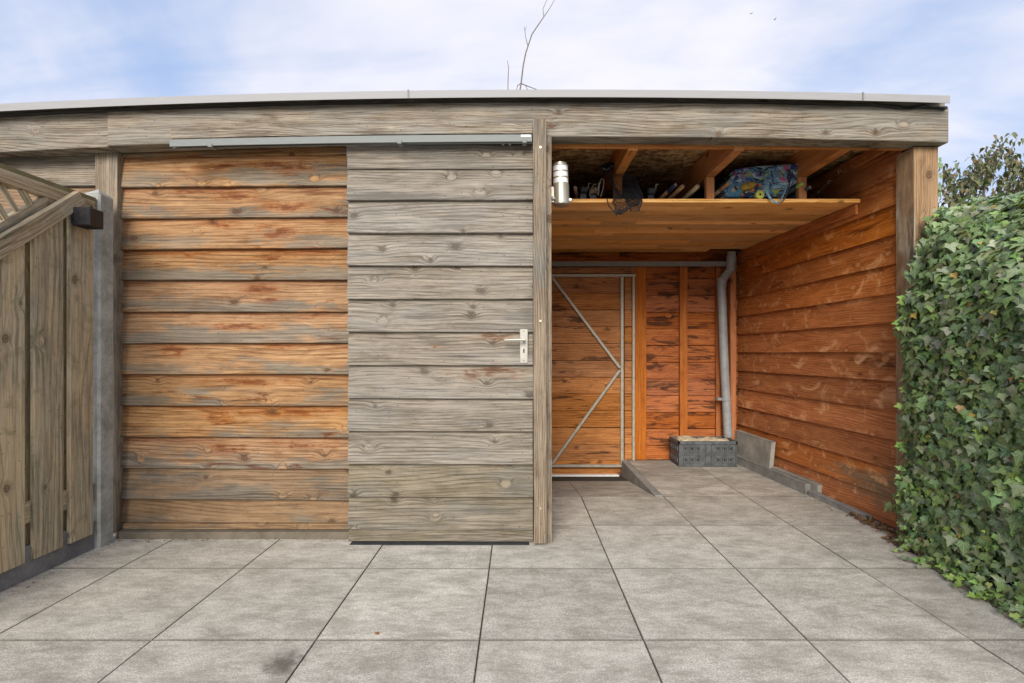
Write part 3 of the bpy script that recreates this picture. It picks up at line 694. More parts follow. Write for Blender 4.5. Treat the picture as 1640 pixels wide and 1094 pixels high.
# aluminium edge trim in three lengths
def trim_piece(x0, x1, nm='edge_trim'):
    n = max(2, int((x1 - x0) / .25)); vs = []; fs = []
    prof = [(2.690, 2.443), (2.690, 2.4825), (2.694, 2.486), (2.80, 2.486), (2.80, 2.482), (2.6935, 2.482), (2.6935, 2.443)]
    for i in range(n + 1):
        x = x0 + (x1 - x0) * i / n; s_ = sag(x)
        for (y, z) in prof: vs.append((x, y, z + s_ - .004))
    k = len(prof)
    for i in range(n):
        for q in range(k): fs.append((i * k + q, (i + 1) * k + q, (i + 1) * k + (q + 1) % k, i * k + (q + 1) % k))
    fs += [tuple(range(k)), tuple(n * k + q for q in range(k))[::-1]]
    return MB().add(vs, fs).build(nm, 'alu', rf)
xs_ = [-3.76, (654 - CX) * 2.69 / F, (1382 - CX) * 2.69 / F, (1522 - CX) * 2.69 / F]
for i in range(3): trim_piece(xs_[i] + .001, xs_[i + 1] - .001)
for x in xs_[1:3]: MB().box(x - .004, x + .004, 2.686, 2.6895, 2.436 + sag(x), 2.484 + sag(x)).build('trim_joint', 'track', rf)
MB().box(2.335, 2.341, 2.80, 5.02, 2.41, 2.455).build('edge_trim', 'alu', rf)
# membrane strip beneath the trim, ragged at the right end
vs = []; fs = []; n = 90
for i in range(n + 1):
    x = -3.7 + (2.36 + 3.7) * i / n; s_ = sag(x); dd = .002 + .003 * mnoise.noise((x * 3, 0, 0))
    if x > 2.0: dd += .012 * max(0, math.sin((x - 2.0) * 15)) + (x - 2.0) * .03
    yy = 2.735 - (.02 * math.sin(x * 40) if x > 2.1 else 0)
    vs += [(x, yy, 2.444 + s_), (x, yy - .008, 2.438 - dd + s_ + .004), (x, 2.75, 2.436 - dd + s_ + .006), (x, 2.79, 2.448 + s_)]
for i in range(n):
    for q in range(3): fs.append((i * 4 + q, i * 4 + 4 + q, i * 4 + 5 + q, i * 4 + 1 + q))
MB().add(vs, fs).build('membrane_strip', 'rubber', rf)
part(MB().add([(-3.7, 2.752, 2.30), (2.37, 2.752, 2.30), (2.37, 2.84, 2.30), (-3.7, 2.84, 2.30)], [(0, 1, 2, 3)]) if False else MB().box(-3.7, 2.37, 2.765, 2.855, 2.385, 2.404), 'beam_packer', 'dark')

# shelf under the roof: planks across the bay
zs = 2.035
sh = part(MB().box(.18, 2.15, 3.265, 4.87, zs + .0185, zs + .026), 'shelf', 'dark')
y = 3.255; wpl = .092; row = 0
while y < 4.86:
    cuts = [.175] + sorted(random.uniform(.45, 1.75) for _ in range(random.choice((1, 1, 2)))) + [xr(y + .09) - .014]
    yy1 = min(y + wpl, 4.87)
    for a_, b_ in zip(cuts[:-1], cuts[1:]):
        if b_ - a_ < .05: continue
        x1 = b_ - .001
        if yy1 > 4.80 and b_ > 2.0: x1 = 1.83
        board('plank', (a_ + .001, (y + yy1) / 2, zs + .009), (x1, (y + yy1) / 2, zs + .009 + random.uniform(-.0006, .0006)), (0, 1, 0), yy1 - y - .0012, .018, 'shelf', sh, n=1, jit=.0002, ch=.0012)
    y += wpl; row += 1
board('shelf_edge', (.178, 3.248, zs + .011), (xr(3.25) - .014, 3.248, zs + .011), UP, .024, .012, 'shelf', shed, n=2, jit=.0003)
board('ledger', (xr(3.26) - .022, 3.262, zs - .038), (xr(4.86) - .022, 4.86, zs - .038), UP, .070, .016, 'batten', shed, n=2)
board('ledger', (.20, 3.26, zs - .038), (.20, 4.86, zs - .038), UP, .075, .035, 'batten', shed, n=1)
# rainwater pipe
dp = MB(); q = lambda px, py, yy=4.755: P(px, py, yy)
dp.tube([q(1171.5, 404), q(1171.5, 424), q(1170, 432), q(1160, 444), q(1156, 451), q(1155.5, 462), q(1159, 560), q(1164, 660), q(1166, 700)], .040, 16)
dp.tube([q(1171.5, 410), q(1171.3, 424)], .045, 16); dp.tube([q(1155.6, 446), q(1155.6, 460)], .0455, 16); dp.tube([q(1170.5, 422), q(1170.5, 434)], .044, 16)
dpo = dp.build('downpipe', 'pipe', shed, smooth=True)
MB().tube([q(1162, 637), q(1162.4, 641)], .047, 16).box(q(1152, 0).x - .02, q(1156, 0).x, 4.745, 4.80, q(0, 641).z, q(0, 637).z).build('pipe_clip', 'pipe', dpo, smooth=False)

# ------------------------------------------------------------------ concrete bits at the foot of the right wall
def oriented_block(name, x0, y0, x1, y1, wd, z0, z1, mat, label, cat, ch=.004, lean=0, jag=0):
    """block from (x0,y0) to (x1,y1) along its left face, wd wide towards +X"""
    A = Vector((x0, y0, 0)); B = Vector((x1, y1, 0)); d_ = (B - A).normalized(); n_ = Vector((d_.y, -d_.x, 0))
    if n_.x < 0: n_ = -n_
    L = (B - A).length; bm = bmesh.new(); bmesh.ops.create_cube(bm, size=1)
    bmesh.ops.subdivide_edges(bm, edges=[e for e in bm.edges if abs((e.verts[0].co - e.verts[1].co).x) > .5], cuts=4)
    for v in bm.verts:
        l, w_, h_ = v.co.x + .5, v.co.y + .5, v.co.z + .5
        p = A + d_ * (l * L) + n_ * (w_ * wd + lean * h_); p.z = z0 + h_ * (z1 - z0)
        if jag and l > .99: p += d_ * random.uniform(-jag, jag)
        p += Vector((random.uniform(-1, 1), random.uniform(-1, 1), random.uniform(-1, 1) * (h_ > .5))) * .0015
        v.co = p
    bmesh.ops.bevel(bm, geom=[e for e in bm.edges if e.calc_face_angle(0) > .8], offset=ch, segments=1, affect='EDGES')
    bm.verts.index_update(); mb = MB().add([v.co.copy() for v in bm.verts], [[v.index for v in f.verts] for f in bm.faces]); bm.free()
    o = mb.build(name, mat, None, origin=((x0 + x1) / 2, (y0 + y1) / 2, z0)); tag(o, label, cat); return o
oriented_block('concrete_kerb', 2.128, 3.69, 2.045, 4.80, .045, .001, .078, 'kerb', 'long grey concrete kerb on the paving beneath the upright slab, nearest the tiles', 'kerb', jag=.008)
oriented_block('concrete_kerb', 2.178, 3.62, 2.128, 4.16, .045, .001, .088, 'slab', 'short concrete kerb tucked between the front kerb and the orange wall, beside the upright slab', 'kerb', jag=.01)
oriented_block('concrete_kerb', 2.172, 3.11, 2.140, 3.66, .040, .001, .032, 'kerb', 'low kerb strip at the wall foot, ending at the dry leaves near the ivy', 'kerb', jag=.006)
oriented_block('concrete_slab', 2.106, 4.17, 2.080, 4.79, .036, .080, .30, 'slab', 'pale concrete slab standing on edge against the orange wall beside the crate', 'slab', ch=.003, lean=.02)

# ------------------------------------------------------------------ folding crate
cr = thing('folding_crate', (1.74, 4.68, 0), 'dusty black plastic folding crate at the foot of the grey downpipe', 'crate')
cb = MB(); x0, x1, y0, y1, z0, z1 = 1.475, 2.005, 4.56, 4.83, .003, .235
th = .012
cb.box(x0, x1, y0, y0 + th, z0, z1, .002).box(x0, x1, y1 - th, y1, z0, z1, .002).box(x0, x0 + th, y0, y1, z0, z1, .002).box(x1 - th, x1, y0, y1, z0, z1, .002).box(x0, x1, y0, y1, z0, z0 + .01)
cb.box(x0 - .008, x1 + .008, y0 - .010, y0 + .006, z1 - .03, z1 + .002, .003).box(x0 - .008, x0 + .01, y0 - .01, y1, z1 - .03, z1 + .002, .003).box(x1 - .01, x1 + .008, y0 - .01, y1, z1 - .03, z1 + .002, .003)
cb.box(x0 - .006, x1 + .006, y0 - .008, y0, z0, z0 + .016, .002).box(x0 - .004, x1 + .004, y0 - .006, y0, .106, .114).box(x0 - .004, x1 + .004, y0 - .006, y0, .124, .131)
for xx in (x0, x0 + .19, x0 + .245, x0 + .30, x1 - .012): cb.box(xx, xx + .010, y0 - .007, y0, z0 + .01, z1 - .02)
body = cb.build('crate_body', 'crate', cr)
pa = MB()
for (xa, n_) in ((x0 + .045, 3), (x0 + .345, 3)):
    for i in range(n_):
        for zc in (.062, .165):
            xc = xa + .018 + i * .057; s_ = .0225; pa = MB()
            for (ax, bx_, az, bz_) in ((-s_, s_, s_ - .007, s_), (-s_, s_, -s_, -s_ + .007), (-s_, -s_ + .007, -s_ + .007, s_ - .007), (s_ - .007, s_, -s_ + .007, s_ - .007)):
                pa.box(xc + ax, xc + bx_, y0 - .010, y0, zc + az, zc + bz_)
            pa.build('vent_frame', 'crate', body)
for i in range(4):
    for zc in (.062, .165):
        yc = y0 + .045 + i * .058; s_ = .02; pa = MB()
        pa.box(x0 - .007, x0, yc - s_, yc + s_, zc - s_, zc - s_ + .007).box(x0 - .007, x0, yc - s_, yc + s_, zc + s_ - .007, zc + s_)
        pa.box(x0 - .007, x0, yc - s_, yc - s_ + .007, zc - s_ + .007, zc + s_ - .007).box(x0 - .007, x0, yc + s_ - .007, yc + s_, zc - s_ + .007, zc + s_ - .007)
        pa.build('vent_frame', 'crate', body)
ho = MB()
for xa in (x0 + .045, x0 + .345):
    for i in range(3):
        for zc in (.062, .165):
            xc = xa + .018 + i * .057; ho.box(xc - .007, xc + .007, y0 - .0015, y0 + .001, zc - .007, zc + .007)
for i in range(4):
    for zc in (.062, .165):
        yc = y0 + .045 + i * .058; ho.box(x0 - .0015, x0 + .001, yc - .007, yc + .007, zc - .007, zc + .007)
ho.build('vent_hole', 'hole', body)
# crumpled sacking in the crate
n = 26; m_ = 12; vs = []; fs = []
for i in range(n):
    for j in range(m_):
        u, v = i / (n - 1), j / (m_ - 1); x = 1.50 + u * .48; yv = 4.575 + v * .235
        h_ = .225 + .030 * mnoise.noise((u * 5, v * 3, 1.3)) + .014 * mnoise.noise((u * 14, v * 8, 4)) + .012 * math.sin(v * math.pi)
        if min(u, v, 1 - u, 1 - v) < .02: h_ = .12
        vs.append((x, yv, h_ + (.02 * (1 - u) if u < .3 else 0)))
for i in range(n - 1):
    for j in range(m_ - 1): a_ = i * m_ + j; fs.append((a_, a_ + m_, a_ + m_ + 1, a_ + 1))
so = MB().add(vs, fs).build('sack', 'sack', None, origin=(1.74, 4.69, .12), smooth=False); tag(so, 'dusty beige sacking crumpled in the top of the black crate', 'sack')
so.data.materials[0] = M['sack']
for p in so.data.polygons: p.use_smooth = True

# ------------------------------------------------------------------ wall lamp on the centre post
def lathe(mb, base, prof, n=24, axis=Vector((0, 0, 1))):
    base = Vector(base); axis = axis.normalized(); u = axis.orthogonal().normalized(); v = axis.cross(u); vs = []; fs = []
    for (r, h_) in prof:
        for k in range(n): a_ = 2 * math.pi * k / n; vs.append(base + axis * h_ + (u * math.cos(a_) + v * math.sin(a_)) * r)
    for i in range(len(prof) - 1):
        for k in range(n): fs.append((i * n + k, i * n + (k + 1) % n, (i + 1) * n + (k + 1) % n, (i + 1) * n + k))
    fs += [tuple(range(n))[::-1], tuple((len(prof) - 1) * n + k for k in range(n))]
    return mb.add(vs, fs)
zl = lambda py: ZB(py, 2.93)
ly = 2.93; lxx = (898 - CX) * ly / F
wl = thing('wall_lamp', (lxx, ly, zl(333)), 'white and stainless steel cylinder lamp fixed to the centre post under the beam', 'wall lamp')
ax = Vector((-.035, 0, 1)); zb0 = zl(328)
cylr = .0485; Htot = zl(264) - zb0
lathe(MB(), (lxx + .004, ly, zb0), [(cylr * .9, -.004), (cylr, 0), (cylr, .118), (cylr * .97, .121)], axis=ax).build('lamp_body', 'steel', wl, smooth=True)
bl = MB()
hh = .1215
for k in range(3):
    lathe(bl, (lxx + .004, ly, zb0), [(cylr * .93, hh), (cylr * .93, hh + .030)], axis=ax); hh += .0355
bl.build('lamp_diffuser', 'opal', wl, smooth=True)
rg = MB(); hh = .1215
for k in range(3):
    lathe(rg, (lxx + .004, ly, zb0), [(cylr, hh + .030), (cylr, hh + .0355)], axis=ax); hh += .0355
lathe(rg, (lxx + .004, ly, zb0), [(cylr * .82, hh), (cylr * .8, hh + .014), (cylr * .6, hh + .018)], axis=ax)
rg.build('lamp_ring', 'steel', wl, smooth=True)
MB().box(.1865, lxx - cylr + .008, ly - .02, ly + .02, zb0 + .01, zb0 + .10).build('wall_bracket', 'steel', wl)
MB().tube([(lxx + cylr - .004, ly - .01, zb0 + .026), (lxx + cylr + .014, ly - .01, zb0 + .024)], .010, 12).tube([(lxx - cylr + .006, ly - .03, zb0 + .03), (lxx - cylr - .005, ly - .036, zb0 + .03)], .009, 10).build('sensor_knob', 'opal', wl, smooth=True)

# ------------------------------------------------------------------ fence at the left
fn = thing('wooden_fence', (-2.28, 2.2, 0), 'weathered green-brown timber fence panel with vertical boards and a lattice top', 'fence')
XF = -2.27
diag = lambda y: 1.835 - (2.52 - y) * .86                    # the rail that falls towards the camera
def fboard(y0, y1, xf, mat='fence', zb=.09):
    """vertical board with its top cut along the falling rail"""
    def top(y_): return min(1.80, diag(y_) - .02)
    zt0, zt1 = top(y0), top(y1); mid = Vector((xf, (y0 + y1) / 2, (zb + max(zt0, zt1)) / 2))
    ex, ez = Vector((0, 0, 1)), Vector((0, 1, 0)); ey = ez.cross(ex)
    mw = Matrix.Translation(mid) @ Matrix((ex, ey, ez)).transposed().to_4x4(); inv = mw.inverted()
    vs = []; c = .003
    for (yy, zt_) in ((y0, zt0), (y1, zt1)):
        s_ = 1 if yy == y0 else -1
        for (zz) in (zb, .7, 1.2, zt_):
            j_ = random.uniform(-.0015, .0015)
            vs += [(xf - .009, yy + j_, zz), (xf + .009 - c, yy + j_, zz), (xf + .009, yy + s_ * c + j_, zz)]
    fs = []
    for k in range(3):
        a_ = k * 3; b_ = 12 + k * 3
        fs += [(a_, a_ + 1, a_ + 4, a_ + 3), (a_ + 1, a_ + 2, a_ + 5, a_ + 4), (b_, b_ + 1, b_ + 4, b_ + 3), (b_ + 1, b_ + 2, b_ + 5, b_ + 4), (a_ + 2, b_ + 2, b_ + 5, a_ + 5), (a_, a_ + 3, b_ + 3, b_)]
    fs += [(0, 1, 2, 14, 13, 12), (9, 10, 11, 23, 22, 21)]
    o = mobj('board', [inv @ Vector(v) for v in vs], fs, mat, fn, mw)
    bm = bmesh.new(); bm.from_mesh(o.data); bmesh.ops.recalc_face_normals(bm, faces=bm.faces); bm.to_mesh(o.data); bm.free()
fboard(2.505, 2.645, XF); fboard(2.318, 2.470, XF); fboard(2.125, 2.278, XF)
for k in range(1, 8):
    y1 = 2.278 - k * .192; fboard(y1 - .15, y1, XF) if y1 > 1.5 else None
for k in range(4):
    y1 = 2.565 - k * .193; fboard(y1 - .12, y1, XF - .045)
board('rail', (XF - .0225, 1.5, .31), (XF - .0225, 2.66, .31), UP, .10, .026, 'fence', fn)
board('top_rail', (XF - .014, 1.2, 1.832), (XF - .014, 2.655, 1.832), UP, .06, .045, 'fence_top', fn)
board('cap', (XF - .030, 1.1, 1.876), (XF - .030, 2.660, 1.872), (1, 0, 0), .072, .022, 'cap', fn, n=3)
ya, yb_ = 2.555, 1.75
board('slanting_rail', (XF + .024, yb_, diag(yb_)), (XF + .024, 2.545, diag(2.545) - .01), (0, -.65, .76), .072, .030, 'fence_top', fn, n=3)
board('slanting_rail', (XF - .018, yb_ + .02, diag(yb_ + .02) + .055), (XF - .018, 2.42, diag(2.42) + .055), (0, -.65, .76), .045, .035, 'fence_top', fn, n=3)
# lattice slats
for k in range(9):
    yk = 2.44 - k * .105; top_z = 1.80
    zb_k = diag(yk) + .035; L_ = (top_z - zb_k)
    if L_ > .02:
        board('lattice_slat', (XF - .006, yk, zb_k - .005), (XF - .006, yk - L_ * .75, top_z), (0, 1, .6), .026, .009, 'fence', fn, n=1)
    yk2 = 2.40 - k * .105
    # opposite direction
    z2 = 1.80; y2 = yk2; run = 0
    while z2 > diag(y2) + .035 and run < 60: y2 += .008; z2 -= .0107; run += 1
    if run > 3: board('lattice_slat', (XF - .016, yk2, 1.80), (XF - .016, y2, z2), (0, 1, .6), .026, .009, 'fence', fn, n=1)
gp = MB().box(XF - .045, XF - .008, 1.0, 2.663, -.02, .155, .003).build('gravel_board', 'plank', fn)
# concrete post
cp = MB(); px0, px1, py0, py1 = -2.345, -2.250, 2.668, 2.765
cp.box(px0, px1, py0, py1, -.05, 1.912, .008)
tip = Vector(((px0 + px1) / 2, (py0 + py1) / 2, 1.948))
cp.add([(px0 + .006, py0 + .006, 1.9115), (px1 - .006, py0 + .006, 1.9115), (px1 - .006, py1 - .006, 1.9115), (px0 + .006, py1 - .006, 1.9115), tip], [(0, 1, 4), (1, 2, 4), (2, 3, 4), (3, 0, 4)])
cpo = cp.build('fence_post', 'concpost', None, origin=(-2.3, 2.71, 0)); tag(cpo, 'square mossy concrete fence post with a pointed top beside the shed wall', 'fence post')
# black lamp on the fence post
lm = thing('fence_lamp', (-2.21, 2.55, 1.73), 'black box-shaped outdoor lamp at the top of the wooden fence', 'wall lamp')
q0 = P(140, 346, 2.50)
lb = MB().box(-2.240, -2.150, 2.488, 2.578, 1.692, 1.786, .005).build('lamp_housing', 'black', lm)
MB().box(-2.225, -2.165, 2.503, 2.563, 1.6905, 1.6918).build('lamp_glass', 'hole', lm)
MB().box(-2.262, -2.239, 2.51, 2.56, 1.71, 1.76).tube([(-2.20, 2.56, 1.785), (-2.23, 2.60, 1.815), (-2.262, 2.63, 1.83)], .004, 6).build('lamp_bracket', 'black', lm)

# ------------------------------------------------------------------ things on the shelf
zsh = zs + .0265
def S(px, py, Y): return P(px, py, Y + .215)
# landing net
net = thing('fishing_net', (0.62, 3.26, zsh), 'black mesh landing net bag hanging over the shelf edge', 'fishing net')
def net_surface(cent, radii, nu, nv, seed, name):
    """bag along a centre line; diamond mesh by wireframe"""
    vs = []; fs = []
    for i in range(nv):
        f = i / (nv - 1); k = f * (len(cent) - 1); a_ = int(min(k, len(cent) - 2)); fr = k - a_
        c = cent[a_].lerp(cent[a_ + 1], fr); rx = radii[a_][0] * (1 - fr) + radii[a_ + 1][0] * fr; ry = radii[a_][1] * (1 - fr) + radii[a_ + 1][1] * fr
        for j in range(nu):
            an = 2 * math.pi * (j + .5 * (i % 2)) / nu; nn = 1 + .30 * mnoise.noise((math.cos(an) * 1.4 + seed, math.sin(an) * 1.4, f * 5))
            vs.append(c + Vector((math.cos(an) * rx * nn, math.sin(an) * ry * nn, .012 * mnoise.noise((math.cos(an) * 3, math.sin(an) * 3, f * 9 + seed)))))
    for i in range(nv - 2):
        for j in range(nu):
            o_ = 0 if i % 2 else -1
            a0 = i * nu + j; up = (i + 2) * nu + j; l_ = (i + 1) * nu + (j + o_) % nu; r_ = (i + 1) * nu + (j + o_ + 1) % nu
            fs.append((a0, r_, up, l_))
    mb = MB().add(vs, fs); o = mb.build(name, 'net', net)
    m_ = o.modifiers.new('wire', 'WIREFRAME'); m_.thickness = .0028; m_.use_replace = True; m_.use_even_offset = False
    return o
net_surface([S(980, 266, 3.06), S(985, 272, 3.05), S(998, 288, 3.04), S(1005, 305, 3.03), S(1008, 318, 3.0)], [(.03, .02), (.07, .035), (.08, .04), (.085, .04), (.08, .035)], 26, 42, 1.0, 'net_bag')
net_surface([S(1004, 303, 3.0), S(1005, 318, 2.99), S(1000, 330, 2.985), S(990, 343, 2.98)], [(.075, .03), (.095, .022), (.07, .02), (.012, .01)], 24, 22, 4.0, 'net_bag')
net_surface([S(1012, 312, 3.0), S(1016, 324, 2.99), S(1016, 338, 2.985)], [(.04, .02), (.048, .018), (.028, .01)], 20, 16, 7.0, 'net_bag')
net_surface([S(964, 268, 3.08), S(975, 262, 3.07), S(990, 268, 3.06)], [(.02, .02), (.035, .025), (.035, .03)], 24, 14, 9.0, 'net_bag')
MB().tube([S(972, 318, 2.99), S(975, 330, 2.985), S(983, 338, 2.98), S(987, 345, 2.98), S(998, 336, 2.985), S(1012, 326, 2.985), S(1023, 328, 2.985), S(1024, 318, 2.99)], .0035, 6).build('drawstring', 'net', net)
MB().tube([S(966, 270, 3.04), S(972, 272, 3.035), S(980, 266, 3.03), S(986, 268, 3.03)], .003, 6).build('net_cord', 'frame', net)
MB().tube([S(988, 297, 2.985), S(988.5, 297, 3.0)], .0085, 10).build('cord_stop', 'charcoal', net)
# fishing rods: handle towards the camera, blank running back along the shelf
def rod(px, py, px2, Y0, grips, label, reel=None, length=1.45, group='fishing rods on the shelf', dx=.05, tipz=.08):
    """grips: list of (material, length, radius)"""
    p0 = S(px, py, Y0); d_ = Vector(((S(px2, 316, Y0).x - p0.x) * .35 + dx, .35, 0)); d_ = Vector((dx, 1, 0))
    zrest = zsh + .018; p1 = Vector((p0.x + dx, Y0 + .435, zrest)); d_ = (p1 - p0).normalized()
    r = thing('fishing_rod', p0, label, 'fishing rod', group); cur = p0.copy()
    for (mt, L_, rad) in grips:
        nx = cur + d_ * L_
        MB().tube([cur, cur + d_ * .004, nx - d_ * .003, nx], [rad * .8, rad, rad * .96, rad * .8], 12).build('grip', mt, r, smooth=True); cur = nx
    end = cur + Vector((d_.x, d_.y, max(d_.z, 0) * .1)) * min(length, (4.8 - cur.y))
    end.z = max(zsh + .008, min(end.z, 2.1))
    MB().tube([cur - d_ * .005, end], [.005, .002], 8).build('rod_blank', 'carbon', r)
    MB().tube([p0 - d_ * .003, p0 + d_ * .003], grips[0][2] * .72, 12).build('butt_cap', 'handle', r)
    if reel:
        c = cur + Vector((0, -.02, .0)); rl = MB().tube([c + Vector((-.018, -.01, -.035)), c + Vector((.018, -.01, -.035))], .024, 14).tube([c, c + Vector((0, -.01, -.035))], .006, 8).build('reel', reel, r, smooth=True)
        MB().tube([c + Vector((.018, -.01, -.035)), c + Vector((.03, -.01, -.03)), c + Vector((.034, -.01, -.004)), c + Vector((.045, -.01, -.004))], .0035, 6).build('reel_crank', 'handle', rl)
    return r
rod(921, 300, 920, 3.09, [('cork_pale', .02, .012), ('cork', .12, .013)], 'fishing rod with a short cork butt, nearest the white lamp')
rod(1082, 296, 1060, 3.06, [('navy', .075, .015), ('cork', .16, .0125)], 'fishing rod with a navy foam butt and cork grip', dx=-.10)
rod(1094, 298, 1080, 3.06, [('cork', .17, .0145)], 'fishing rod with an orange cork butt beside the navy one', dx=-.085)
rod(1118, 298, 1104, 3.05, [('cork_pale', .20, .0145)], 'fishing rod with a pale cork butt left of the middle joist strut', dx=-.075)
rod(1168, 293, 1145, 3.05, [('cork', .08, .013), ('cork_pale', .16, .013)], 'fishing rod with a tan cork butt at the left end of the blue bag', dx=-.11)
rod(1181, 300, 1160, 3.045, [('charcoal', .015, .013), ('cork_pale', .16, .012)], 'fishing rod with a charcoal butt cap over the pale blue cloth', dx=-.09)
rod(1287, 293, 1264, 3.045, [('lime', .05, .014), ('charcoal', .14, .017)], 'fishing rod with a lime and charcoal butt by the pale blue strap', dx=-.12)
rod(1297, 300, 1275, 3.045, [('charcoal', .09, .0145), ('navy', .10, .013)], 'rightmost fishing rod with a dark foam butt beside the right strut', dx=-.11)
# reels standing at the shelf edge, without visible rods
def reel(px, py, Y, label, ang=0.0, gold=False, sc=1.0):
    c = S(px, py, Y); c.z = max(c.z, zsh + .03)
    r = thing('fishing_reel', (c.x, c.y, zsh), label, 'fishing reel', 'fishing reels on the shelf')
    ax_ = Vector((math.cos(ang), math.sin(ang), 0))
    MB().tube([c - ax_ * .02 * sc, c - ax_ * .008 * sc, c + ax_ * .012 * sc, c + ax_ * .022 * sc], [.017 * sc, .022 * sc, .020 * sc, .024 * sc], 14).build('spool', 'screw' if gold else 'charcoal', r, smooth=True)
    MB().tube([c + Vector((0, 0, -.02 * sc)), c + Vector((.0, .0, -.035 * sc))], .006, 8).box(c.x - .02, c.x + .02, c.y - .006, c.y + .006, zsh, c.z - .028 * sc).build('reel_foot', 'carbon', r)
    MB().tube([c + ax_ * .02 * sc, c + ax_ * .035 * sc + Vector((0, 0, .01)), c + ax_ * .04 * sc + Vector((0, 0, .045 * sc)), c + ax_ * .055 * sc + Vector((0, 0, .048 * sc))], .0035, 6).build('reel_crank', 'handle', r)
    return r
reel(934, 304, 3.10, 'small charcoal fishing reel just right of the white lamp', .3)
reel(950, 306, 3.09, 'brass coloured fishing reel left of the black net', -.5, True)
reel(1042, 306, 3.10, 'charcoal fishing reel right of the black net', .2)
wh = thing('wire_loop', tuple(S(955, 312, 3.07)), 'slim bent wire handle standing left of the black net', 'wire handle')
MB().tube([S(958, 313, 3.07), S(960, 296, 3.07), S(962, 288, 3.07), S(965, 286, 3.07), S(967, 290, 3.07), S(966, 302, 3.07), S(962, 315, 3.07)], .0032, 6).build('wire', 'frame', wh)
wh2 = thing('wire_loop', tuple(S(948, 312, 3.09)), 'short hooked wire leaning beside the brass coloured reel', 'wire handle')
MB().tube([S(944, 314, 3.09), S(946, 303, 3.09), S(952, 295, 3.09), S(955, 296, 3.09)], .003, 6).build('wire', 'handle', wh2)
# blue patterned bag, wedge of folded cloth
bag = thing('cloth_bag', (1.64, 3.36, zsh), 'blue black patterned folded cloth bag lying on the shelf under the joists', 'bag')
def pillow(name, outline, Y0, Y1, puff, mat, parent, sub=5, push=0):
    """closed cushion whose front outline is given in photo pixels at depth Y0"""
    c = sum((S(x_, y_, Y0) for x_, y_ in outline), Vector()) / len(outline); vs = []; fs = []; n_ = len(outline)
    rings = [(.0, -puff), (.4, -puff * .9), (.75, -puff * .55), (.95, -puff * .18), (1, 0)]
    for (f, dy) in rings[1:]:
        for (x_, y_) in outline: p_ = c.lerp(S(x_, y_, Y0), f); p_.y += dy + .012 * mnoise.noise((p_.x * 14, p_.z * 20, push)); vs.append(p_)
    for (f, dy) in [(1.0, Y1 - Y0)]:
        for (x_, y_) in outline: p_ = S(x_, y_, Y0) + Vector((0, dy, -0.0)); vs.append(p_)
    m_ = len(vs); vs.append(c + Vector((0, -puff, 0))); vs.append(c + Vector((0, Y1 - Y0, 0)))
    R_ = len(rings)
    for i in range(R_ - 1):
        for k in range(n_): fs.append((i * n_ + k, i * n_ + (k + 1) % n_, (i + 1) * n_ + (k + 1) % n_, (i + 1) * n_ + k))
    for k in range(n_): fs.append((m_, (k + 1) % n_, k)); fs.append((m_ + 1, (R_ - 1) * n_ + k, (R_ - 1) * n_ + (k + 1) % n_))
    return MB().add(vs, fs).build(name, mat, parent, smooth=True)
pillow('bag_body', [(1158, 300), (1170, 285), (1180, 272), (1215, 270), (1255, 268), (1285, 264), (1303, 264), (1296, 276), (1282, 290), (1268, 298), (1256, 314), (1210, 316), (1165, 316)], 3.10, 3.55, .03, 'cloth', bag)
pillow('bag_flap', [(1178, 271), (1215, 266), (1255, 263), (1290, 260), (1302, 263), (1285, 268), (1250, 273), (1215, 274), (1185, 275)], 3.08, 3.6, .012, 'cloth', bag)
MB().ribbon([S(1222, 278, 3.04), S(1226, 290, 3.02), S(1230, 298, 3.015), S(1228, 308, 3.01), S(1234, 318, 3.0), S(1243, 325, 2.99), S(1248, 326, 2.99)], (.020, .004, 0)).build('strap', 'strap', bag)
MB().ribbon([S(1248, 326.5, 2.992), S(1254, 322, 2.995), S(1260, 312, 3.01), S(1264, 298, 3.02), S(1266, 284, 3.03), S(1264, 272, 3.05)], (.008, .003, 0)).build('strap', 'charcoal', bag)
MB().ribbon([S(1241, 327, 2.998), S(1250, 321, 2.999), S(1255, 312, 3.01), S(1260, 296, 3.02)], (.007, .003, 0)).build('strap', 'strap', bag)
tw = thing('folded_cloth', (1.46, 3.29, zsh), 'light blue cloth stuffed under the patterned bag behind the cork butts', 'cloth')
pillow('cloth_fold', [(1165, 300), (1178, 292), (1190, 293), (1195, 303), (1190, 316), (1165, 316)], 3.09, 3.3, .02, 'cyan', tw, push=3)
tw2 = thing('folded_cloth', (1.52, 3.29, zsh), 'ochre yellow cloth scrap bunched in the middle of the patterned bag', 'cloth')
pillow('cloth_fold', [(1186, 300), (1192, 293), (1207, 291), (1214, 296), (1204, 303), (1192, 305)], 3.055, 3.2, .015, 'ochre', tw2, push=5)
sp = thing('line_spool', (1.56, 3.25, zsh), 'yellow green fishing line spool at the shelf edge', 'spool')
c = S(1216, 311, 3.045); c.z = zsh + .026
MB().tube([c + Vector((0, -.012, 0)), c + Vector((0, -.008, 0)), c + Vector((0, .012, 0)), c + Vector((0, .016, 0))], [.028, .029, .029, .028], 20).build('spool_flange', 'yellow', sp, smooth=True)
MB().tube([c + Vector((0, -.0135, 0)), c + Vector((0, -.012, 0))], .007, 12).build('spool_hub', 'hole', sp)
rd = rod(1218, 296, 1190, 3.03, [('red', .012, .015), ('navy', .03, .015), ('cork', .15, .015)], 'fishing rod with a round red butt end beside the yellow green spool', dx=-.12, reel='charcoal')
sn = rod(1195, 308, 1185, 3.04, [('charcoal', .02, .010), ('cork', .1, .011)], 'short fishing rod with a slim dark butt tucked left of the spool', dx=-.04)
cn = thing('telescopic_pole', tuple(S(1256, 308, 3.05)), 'open grey tube end of a telescopic pole right of the pale strap', 'pole')
